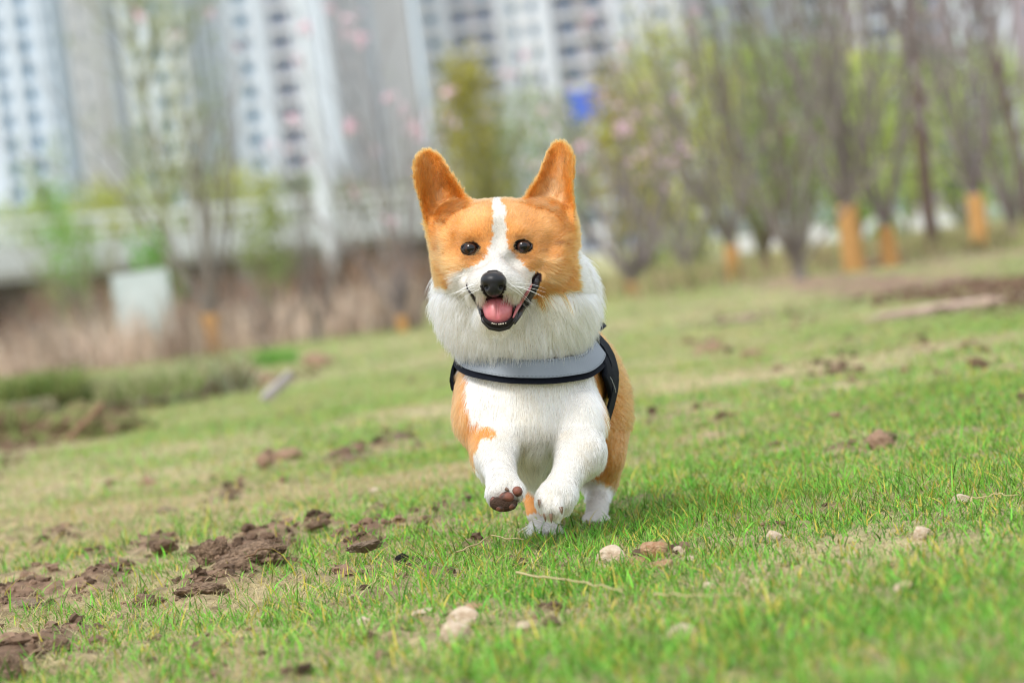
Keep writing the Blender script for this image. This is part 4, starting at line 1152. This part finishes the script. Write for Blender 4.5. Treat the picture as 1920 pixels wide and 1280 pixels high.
# ------------------------------------------------------------------ vegetation builders
m_bark = {'grey': mat('grey_bark', (.12, .105, .09), .9, .15, (6, (.26, .23, .20), .25)),
          'dark': mat('dark_bark', (.075, .052, .045), .9, .15, (6, (.13, .09, .075), .25)),
          'purple': mat('purplish_bark', (.13, .11, .105), .9, .15, (6, (.28, .24, .23), .25)),
          'green': mat('greenish_bark', (.19, .20, .11), .9, .15, (6, (.27, .27, .15), .25))}
m_leaf = mat('leaves', rough=.55, spec=.3, attr=True, trans=.35)
m_petal = mat('pink_petals', (.80, .56, .63), .6, .3, trans=.3)
m_wrap = mat('straw_rope_wrap', (.42, .225, .08), .9, .15, (14, (.54, .31, .12), .25), bump=(40, .8, .01))
def grow(mb, p, d, ln, r, depth, spread, nch, tips, up=.3, wob=.12, k=5, seg=6):
    pts = [np.array(p, float)]; d = np.array(d, float); d /= np.linalg.norm(d)
    for i_ in range(seg):
        d = d + rng.normal(0, wob, 3) + np.array([0, 0, up * .2]); d /= np.linalg.norm(d); pts.append(pts[-1] + d * ln / seg)
    rr = np.linspace(r, r * .55, seg + 1); mb.tube(pts, rr, k)
    if depth == 0: tips.append((pts[-1], d)); tips.append((pts[seg // 2], d)); return
    for c in range(nch):
        i_ = random.randint(max(1, seg // 3), seg); nd = d + rng.normal(0, spread, 3); 
        grow(mb, pts[i_], nd, ln * random.uniform(.5, .8), rr[i_] * .6, depth - 1, spread, nch, tips, up, wob, max(3, k - 1), seg)
    tips.append((pts[-1], d))
def leafcloud(centers, per, spread, size, base, var=.35, tall=1.0):
    c = np.repeat(np.array(centers), per, 0); n = len(c)
    c = c + rng.normal(0, 1, (n, 3)) * spread * np.array([1, 1, tall])
    a = rng.normal(0, 1, (n, 3)); a /= np.linalg.norm(a, axis=1)[:, None]; b_ = np.cross(a, rng.normal(0, 1, (n, 3))); b_ /= np.linalg.norm(b_, axis=1)[:, None]
    s_ = size * rng.uniform(.6, 1.4, (n, 1)); a = a * s_; b_ = b_ * s_ * .5
    V = np.stack([c - a, c - b_, c + a, c + b_], 1).reshape(-1, 3); Q = np.arange(4 * n).reshape(n, 4)
    bright = rng.uniform(1 - var, 1 + var, (n, 1)); C = np.repeat(np.array(base) * bright, 4, 0)
    return V, Q, C
def leaves(name, parent, centers, per, spread, size, base, var=.35, tall=1.0, m=None):
    V, Q, C = leafcloud(centers, per, spread, size, base, var, tall)
    return obj(name, npmesh(name, V, Q, [m or m_leaf], cols=np.clip(C, 0, 1)), parent)
def basept(X, Y, D=None):
    if D is None: g = G(X, Y)
    else: g = P(X, Y, D)
    return np.array([g[0], g[1], hz(g[0], g[1]) - .02])
def sapling(X, Y, label, wrapw=None, wraph=None, nst=9, hgt_=2.4, bark='grey', lean=.42, pink=0, green=0, group='bare saplings with straw wrapped trunks', D=None, trunk=None, cat='sapling'):
    bp = basept(X, Y, D); D_ = bp[1]; t = empty('sapling', bp, label, cat, group)
    s_ = D_ / FPX; wh = (wraph or 90) * s_; tr = trunk or ((wrapw or 30) * s_ * .36)
    mb = MB(); tips = []; mb.tube([(0, 0, 0), (rng.normal(0, .01), 0, wh * .5), (0, 0, wh * 1.05)], [tr * 1.15, tr, tr * .95], 8)
    for k in range(nst):
        a = k / nst * 2 * math.pi + rng.normal(0, .2); d = np.array([math.cos(a) * lean, math.sin(a) * lean, 1]) + rng.normal(0, .1, 3)
        grow(mb, (0, 0, wh * random.uniform(.85, 1.05)), d, hgt_ * random.uniform(.55, .8), tr * .34, 2, .34, 2, tips, up=.35, wob=.10)
    mb.build('trunk', m_bark[bark], t, smooth=True)
    if wrapw:
        w_b = MB(); nr = 15; zz = np.linspace(.01, wh, nr * 2 + 1)
        w_b.tube([(0, 0, z) for z in zz], [wrapw * s_ / 2 * (1.0 if i_ % 2 else .9) * (1.06 - .12 * z / wh) for i_, z in enumerate(zz)], 12)
        w_b.build('straw_wrap', m_wrap, t, smooth=True)
    T_ = [p for p, d in tips]
    if pink: leaves('blossoms', t, [T_[i_] for i_ in rng.integers(0, len(T_), pink)], 9, .022, .022, (.8, .42, .55), .2, m=m_petal)
    if green: leaves('crown', t, T_, green, .09, .022, (.22, .32, .07))
    return t
sapling(1603, 512, 'bare sapling with the thickest straw wrapped trunk, right background', 42, 132, 12, 2.6)
sapling(1671, 502, 'bare sapling with a slim straw wrap just right of the thickest wrapped one', 34, 82, 11, 2.5, 'purple')
sapling(1841, 468, 'bare sapling with tall straw wrap near the right edge', 36, 108, 12, 2.8, 'purple')
sapling(1379, 527, 'bare sapling with short straw wrap, first wrapped trunk right of the dog tree', 30, 70, 12, 2.5, 'grey', green=2)
sapling(1192, 555, 'bushy blossoming sapling with low wrap right beside the dog ear', 34, 34, 13, 1.5, 'purple', lean=.6, pink=50)
sapling(404, 668, 'leafless sapling with orange straw wrap in the reeds at left', 34, 85, 8, 1.8, 'grey', lean=.35)
sapling(757, 625, 'pink flecked sapling with thin wrap left of the dog head', 22, 40, 12, 1.8, 'purple', lean=.5, pink=34)
sapling(1500, 530, 'bare bushy sapling without wrap between two wrapped trunks', None, 30, 11, 2.4, 'grey', trunk=.04, green=2)
sapling(1290, 520, 'bare bushy sapling with fine branches behind the blossoming one', None, 26, 12, 2.2, 'purple', trunk=.035, green=2, pink=10)
sapling(1020, 540, 'fine branched sapling hidden low behind the dog head', None, 30, 11, 2.0, 'grey', trunk=.035, pink=14)
sapling(880, 560, 'fine branched sapling directly behind the left dog ear', None, 30, 11, 2.1, 'grey', trunk=.035, pink=14, green=2)
sapling(1440, 515, 'slender bare sapling with dark stems left of the thickest wrap', None, 40, 9, 2.4, 'dark', trunk=.03)
sapling(1900, 452, 'bare sapling cut off by the right edge', None, 30, 11, 2.6, 'purple', trunk=.04)
sapling(600, 640, 'thin bare sapling in the reeds left of the dog', None, 30, 7, 1.5, 'grey', trunk=.025)
sapling(215, 660, 'thin bare sapling in the reeds at far left', None, 30, 7, 1.5, 'green', trunk=.025, green=3)
for X_, lab_ in [(40, 'tangled leafless bush in the reeds at the left edge'), (150, 'tangled leafless bush in the reeds left of the white board'), (375, 'dark leafless bush right of the white board'),
              (500, 'leafless bush in the reeds between the wrapped saplings'), (650, 'dark leafless bush in front of the dark gap under the bridge'), (790, 'leafless bush in the reeds nearest to the dog')]:
    sapling(X_, 655, lab_, None, 6, 12, random.uniform(.5, .85), random.choice(['dark', 'purple', 'grey']), lean=.8, trunk=.018, D=random.uniform(25, 29), group='leafless bushes in the reeds', cat='bush')
# dark trunks
def bigtree(X, Y, label, r, h, bark, D=None, tilt=0, nb=9, leafn=0, name='tree', leafc=(.2, .3, .06), lsz=.04, group=None, spread=.14, l0=.35):
    bp = basept(X, Y, D); t = empty(name, bp, label, 'tree', group); mb = MB(); tips = []
    zz = np.linspace(0, h, 12); pts = np.stack([tilt * zz + .03 * np.sin(zz * 2 + X), .02 * np.cos(zz * 3), zz], -1)
    mb.tube(pts, np.linspace(r, r * .45, 12), 8)
    for k in range(nb):
        z = random.uniform(l0, .97) * h; a = random.uniform(0, 6.28); p0 = np.array([np.interp(z, zz, pts[:, 0]), np.interp(z, zz, pts[:, 1]), z])
        grow(mb, p0, (math.cos(a) * .7, math.sin(a) * .7, 1), h * .22, r * .35, 1, .35, 3, tips, up=.3, wob=.1)
    mb.build('trunk', m_bark[bark], t, smooth=True)
    if leafn: leaves('crown', t, [p for p, d in tips], leafn, spread, lsz, leafc)
    return t
bigtree(1757, 466, 'dark straight bare trunk, thickest tree on the right', .062, 4.2, 'dark', tilt=.0, nb=10)
bigtree(1935, 440, 'dark leaning trunk at the right edge', .05, 4.0, 'dark', tilt=-.08, nb=6)
bigtree(332, 640, 'tall thin poplar with sparse fresh leaves in front of the left towers', .035, 4.0, 'green', nb=26, leafn=12, lsz=.02, leafc=(.21, .27, .08), spread=.05, name='poplar', l0=.15)
bigtree(402, 640, 'second thin poplar, shorter and sparser, right of the tall one', .02, 3.0, 'green', nb=13, leafn=10, lsz=.02, leafc=(.22, .27, .09), spread=.05, name='poplar', l0=.2)
bigtree(118, 655, 'thin young tree with sparse greenish crown near the left edge', .02, 2.2, 'green', nb=16, leafn=9, lsz=.022, leafc=(.24, .34, .09), spread=.06, l0=.2)
# shrubby trees with spring leaves in the back
def shrubtree(X, D, h, wd, label, colr, ncl=95, per=34, lsz=.035, group='leafy spring trees behind the saplings', cy=.6):
    x = wx(X, 300, D); t = empty('leafy_tree', (x, D, 0), label, 'tree', group); mb = MB(); tips = []
    for k in range(6):
        a = random.uniform(0, 6.28); grow(mb, (0, 0, 0), (math.cos(a) * .3, math.sin(a) * .3, 1), h * .7, h * .012, 1, .3, 3, tips, up=.3, wob=.08)
    mb.build('trunk', m_bark['green'], t, smooth=True)
    a = rng.uniform(0, 6.28, ncl); rr = np.sqrt(rng.uniform(0, 1, ncl)); zc = rng.uniform(-1, 1, ncl)
    c = np.stack([np.cos(a) * rr * wd * np.sqrt(1 - zc ** 2 * .8), np.sin(a) * rr * wd * np.sqrt(1 - zc ** 2 * .8), h * (cy + zc * (1 - cy))], -1)
    leaves('crown', t, c, per, h * .045, lsz, colr, .4, 1.4)
    return t
YG = (.46, .48, .09); MG = (.24, .34, .09); LG = (.38, .46, .13)
for X, D, h, wd, lab, c in [
 (890, 42, 2.55, .24, 'small yellow green tree behind the left dog ear', (.36, .33, .05)),
 (1010, 50, 2.4, .6, 'loose green tree behind the dog head', MG),
 (1190, 44, 2.3, .45, 'olive and orange tinted tree right of the blue sign', (.36, .30, .07)),
 (1290, 40, 2.5, .55, 'bright yellow green tree, widest of the leafy trees', YG),
 (1400, 46, 2.6, .6, 'yellow green tree right of the widest one', LG),
 (1490, 42, 2.3, .5, 'mid green tree behind the slender dark sapling', MG),
 (1590, 44, 2.3, .55, 'yellow green tree behind the thickest straw wrap', YG),
 (1680, 40, 2.0, .5, 'green tree just left of the dark straight trunk', LG),
 (1790, 46, 2.2, .6, 'dark green tree right of the dark straight trunk', (.12, .2, .05)),
 (1890, 42, 1.9, .6, 'leafy green tree at the right edge', LG)]:
    shrubtree(X, D, h, wd * 1.35, lab, c)
for X, D, h, wd, lab, c in [
 (1880, 70, 1.3, 1.0, 'low vivid green bush at the far right behind the low wall', (.12, .36, .04)),
 (1640, 60, .9, 1.0, 'low green bush behind the slim straw wrap', (.16, .34, .05)),
 (1240, 55, .9, .9, 'low grey green bush behind the blossoming sapling', (.2, .27, .1))]:
    shrubtree(X, D, h, wd, lab, c, 40, 30, .04, group='low bushes', cy=.5)
for X, D, h, wd, lab, c in [
 (10, 150, 5.0, 2.2, 'green tree behind the bridge at the left edge', LG),
 (95, 155, 5.6, 1.9, 'bright green tree behind the bridge, second from left', (.2, .42, .08)),
 (170, 150, 5.4, 1.7, 'yellow green tree behind the bridge, third from left', YG),
 (245, 158, 5.8, 1.8, 'green tree behind the bridge, left of the poplar', LG),
 (360, 150, 5.8, 2.2, 'olive tree behind the bridge, right of the poplar', (.28, .32, .09)),
 (450, 155, 5.4, 1.9, 'yellow green tree behind the bridge, left of the lamp post', YG),
 (540, 160, 5.0, 1.8, 'grey green tree behind the bridge by the lamp post', (.24, .30, .12)),
 (680, 160, 4.6, 2.2, 'dull green tree behind the bridge right of the lamp post', (.26, .28, .14))]:
    shrubtree(X, D, h, wd, lab, c, 60, 30, .11, group='green trees behind the road bridge', cy=.62)
for X, D, h, wd, lab, c in [
 (265, 33, 1.05, .25, 'vivid green young shrub in front of the bridge by the poplar', (.16, .40, .05)),
 (105, 40, 1.5, .3, 'vivid green shrub in front of the bridge at far left', (.18, .40, .06)),
 (480, 36, 1.2, .4, 'sparse green shrub in front of the bridge', (.24, .30, .10))]:
    shrubtree(X, D, h, wd, lab, c, 22, 24, .03, group='shrubs in front of the bridge', cy=.7)

# ------------------------------------------------------------------ dry reeds, brush, weeds
def reeds(name, label, cat, n, Xr, Dr_, hr, cols, wd=.008, leanr=.25):
    Xs = rng.uniform(Xr[0], Xr[1], n); Ds = rng.uniform(Dr_[0], Dr_[1], n)
    x = ((Xs - 960) / FPX) * Ds; y = Ds; h = rng.uniform(hr[0], hr[1], n) * (1 + .6 * vnoise(np.stack([x, y], -1), 2.2, 4)); kp_ = vnoise(np.stack([x, y], -1), 1.7, 14) > -.35; x, y, h = x[kp_], y[kp_], h[kp_]; n = len(x)
    c = np.array(cols)[rng.integers(0, len(cols), n)] * rng.uniform(.5, 1.3, (n, 1)) * (1 + .55 * vnoise(np.stack([x, y * .3], -1), 2.8, 24)[:, None])
    V, F_, C = blades(name, x, y, h=h, wd=wd * rng.uniform(.5, 1.5, n), bend=rng.uniform(0, .5, n), lean=rng.uniform(0, leanr, n), colr=c, tip=np.full(n, .1), segs=4)
    return meta(obj(name, npmesh(name, V, F_, [m_leaf], cols=np.clip(C, 0, 1))), label, cat, kind='stuff')
reeds('dry_reeds', 'pale brown dry reeds and brush in front of the bridge', 'reeds', 16000, (-160, 800), (24.5, 34), (.12, .40),
      [(.56, .44, .33), (.70, .58, .46), (.36, .24, .17), (.50, .36, .28), (.14, .09, .07), (.62, .50, .42)])
reeds('tall_dead_brush', 'tall reddish brown dead brush under the bridge', 'brush', 8000, (-160, 830), (50, 80), (.35, .95),
      [(.26, .13, .085), (.32, .18, .12), (.10, .06, .045), (.36, .24, .18), (.05, .035, .03)], .03)
reeds('dry_grass', 'pale dry grass under the saplings at right', 'grass', 9000, (1080, 2100), (25, 45), (.05, .16),
      [(.42, .34, .2), (.3, .32, .12), (.35, .24, .15), (.2, .26, .08)], .012)
reeds('weeds', 'pale green trailing weeds at the far left edge of the lawn', 'weeds', 5000, (-200, 470), (14, 18), (.05, .12),
      [(.36, .42, .22), (.45, .46, .30), (.24, .33, .12), (.3, .2, .13)], .012, .9)
# ------------------------------------------------------------------ earth mound, plank, heaps at left
def heap(X, Y, rx, rz, ry, kind, label, name='earth_mound', cat='earth mound', seed=1, D=None):
    g = onG(X, Y) if D is None else basept(X, Y, D); s_ = g[1] / FPX; me_ = lump_mesh(kind, 60 + seed, .8, 6)
    o = obj(name, me_); o.scale = (rx * s_, ry * s_, rz * s_); o.location = (g[0], g[1] + ry * s_ * .5, g[2]); return meta(o, label, cat)
h1 = heap(150, 828, 105, 62, 80, 'mound', 'brown hollowed earth mound with roots at the left edge of the lawn')
h2 = heap(25, 835, 75, 80, 80, 'mound', 'grassy earth mound touching the left edge of the photo', seed=2)
heap(330, 742, 95, 26, 70, 'mound', 'low brown earth ridge between mound and plank', seed=3)
heap(1790, 585, 190, 14, 250, 'far', 'long low reddish soil bank at the right, behind the lawn', seed=4)
heap(1640, 500, 60, 14, 90, 'red', 'small soil heap at the foot of the slim straw wrap', seed=5)
heap(1395, 605, 90, 12, 90, 'far', 'flat reddish soil patch behind the lawn, right of the dog', seed=6)
def tuft(X, Y, n, rad, hr, label, cols, lift=0):
    g = onG(X, Y); s_ = g[1] / FPX; x = g[0] + rng.normal(0, rad * s_, n).clip(-1.8 * rad * s_, 1.8 * rad * s_); y = g[1] + rng.normal(0, rad * s_, n).clip(-1.8 * rad * s_, 1.8 * rad * s_)
    c = np.array(cols)[rng.integers(0, len(cols), n)] * rng.uniform(.6, 1.3, (n, 1))
    V, F_, C = blades('tuft', x, y, h=rng.uniform(hr[0], hr[1], n), wd=.008 * rng.uniform(.5, 1.5, n), bend=rng.uniform(0, .9, n), lean=rng.uniform(0, .5, n), colr=c, tip=np.full(n, .1))
    V = V - np.array([g[0], g[1], g[2]]); V[:, 2] += lift
    return meta(obj('grass_tuft', npmesh('grass_tuft', V, F_, [m_leaf], cols=np.clip(C, 0, 1)), loc=g), label, 'grass tuft')
tuft(492, 690, 500, 36, (.06, .13), 'bright green grass tuft behind the orange brown clod', [(.14, .36, .05), (.2, .42, .08)])
tuft(60, 800, 1800, 55, (.05, .12), 'dull green grass growing on the grassy mound at left', [(.16, .26, .06), (.3, .32, .12)], .10)
tuft(250, 760, 1200, 70, (.05, .12), 'pale green grass over the hollowed mound', [(.22, .30, .09), (.36, .36, .18)], .05)
def plank(X0, Y0, X1, Y1, wd, label, m_, th=.02):
    a = onG(X0, Y0); D = a[1]; c = P(X1, Y1, D + .05); d = c - a; ln = np.linalg.norm(d)
    b = MB(); b.box((0, -th / 2, -wd / 2), (ln, th / 2, wd / 2)); o = b.build('plank', m_)
    bv = o.modifiers.new('b', 'BEVEL'); bv.width = .004
    xd = Vector(d / ln); zd = Vector((0, -.3, 1)); zd = (zd - zd.dot(xd) * xd).normalized(); yd = zd.cross(xd)
    o.matrix_world = Matrix(((xd[0], yd[0], zd[0], a[0]), (xd[1], yd[1], zd[1], a[1]), (xd[2], yd[2], zd[2], a[2] + .01), (0, 0, 0, 1)))
    return meta(o, label, 'plank')
m_wood = mat('weathered_wood', (.42, .39, .38), .8, .2, (12, (.30, .27, .26), .2))
plank(494, 757, 548, 706, .032, 'weathered grey plank lying tilted on the lawn edge', m_wood)
plank(385, 718, 470, 742, .016, 'thin pale stick on the earth ridge left of the grey plank', mat('pale_stick', (.45, .36, .27), .8, .2))
plank(125, 832, 195, 760, .009, 'brown root sticking out of the hollowed earth mound', m_root)
# ------------------------------------------------------------------ board, blue sign, lamp post, low wall
m_pan = mat('white_panel', (.52, .58, .56), .6, .3, (3, (.38, .44, .42), .2))
g = basept(280, 655, 28.5); t = empty('white_board', g, 'tall whitish board standing in the dry reeds at left', 'board')
b = MB(); b.box((-.21, 0, .04), (.21, .02, .66)); b.build('panel', m_pan, t)
for s_ in (-1, 1):
    b = MB(); b.box((s_ * .17 - .012, .022, -.02), (s_ * .17 + .012, .045, .62)); b.build('post', m_conc, t)
Ds = 150; p0 = P(1098, 196, Ds); t = empty('road_sign', (p0[0], Ds, 0), 'blue road sign on a pole behind the right dog ear', 'sign')
m_blue = mat('blue_sign', (.035, .09, .52), .5, .4, (.9, (.06, .13, .60), .3)); w2, h2_ = 1.4 / 2, .62
b = MB(); b.box((-w2, -.06, p0[2] - h2_), (w2, 0, p0[2] + h2_)); b.build('panel', m_blue, t)
b = MB(); b.tube([(0, .08, 0), (0, .08, p0[2] + .3)], .06, 8); b.build('pole', m_rail, t)
Dp = 105; p0 = P(612, 400, Dp); t = empty('street_lamp', (p0[0], Dp, 0), 'tall pale grey lamp post standing in front of the bridge', 'street lamp')
b = MB(); b.tube([(0, 0, 0), (0, 0, 4.5), (0, 0, 9.6)], [.20, .15, .09], 12); b.build('pole', mat('galvanised', (.55, .58, .60), .5, .5, metal=.2), t, smooth=True)
b = MB(); b.tube([(0, 0, 9.4), (-.5, -.1, 9.9), (-1.5, -.3, 10.0)], [.05, .045, .04], 8); b.build('arm', m_rail, t, smooth=True)
b = MB(); b.box((-2.1, -.45, 9.93), (-1.4, -.2, 10.06)); b.build('lamp_head', m_rail, t)
a = P(1380, 428, 70); c = P(2080, 372, 70)
b = MB(); b.box((a[0], 70, -.1), (c[0], 70.3, .27)); meta(b.build('low_wall', mat('pale_wall', (.62, .62, .62), .8, .2, (2, (.5, .5, .5), .3))), 'low pale wall far behind the saplings at right', 'wall')
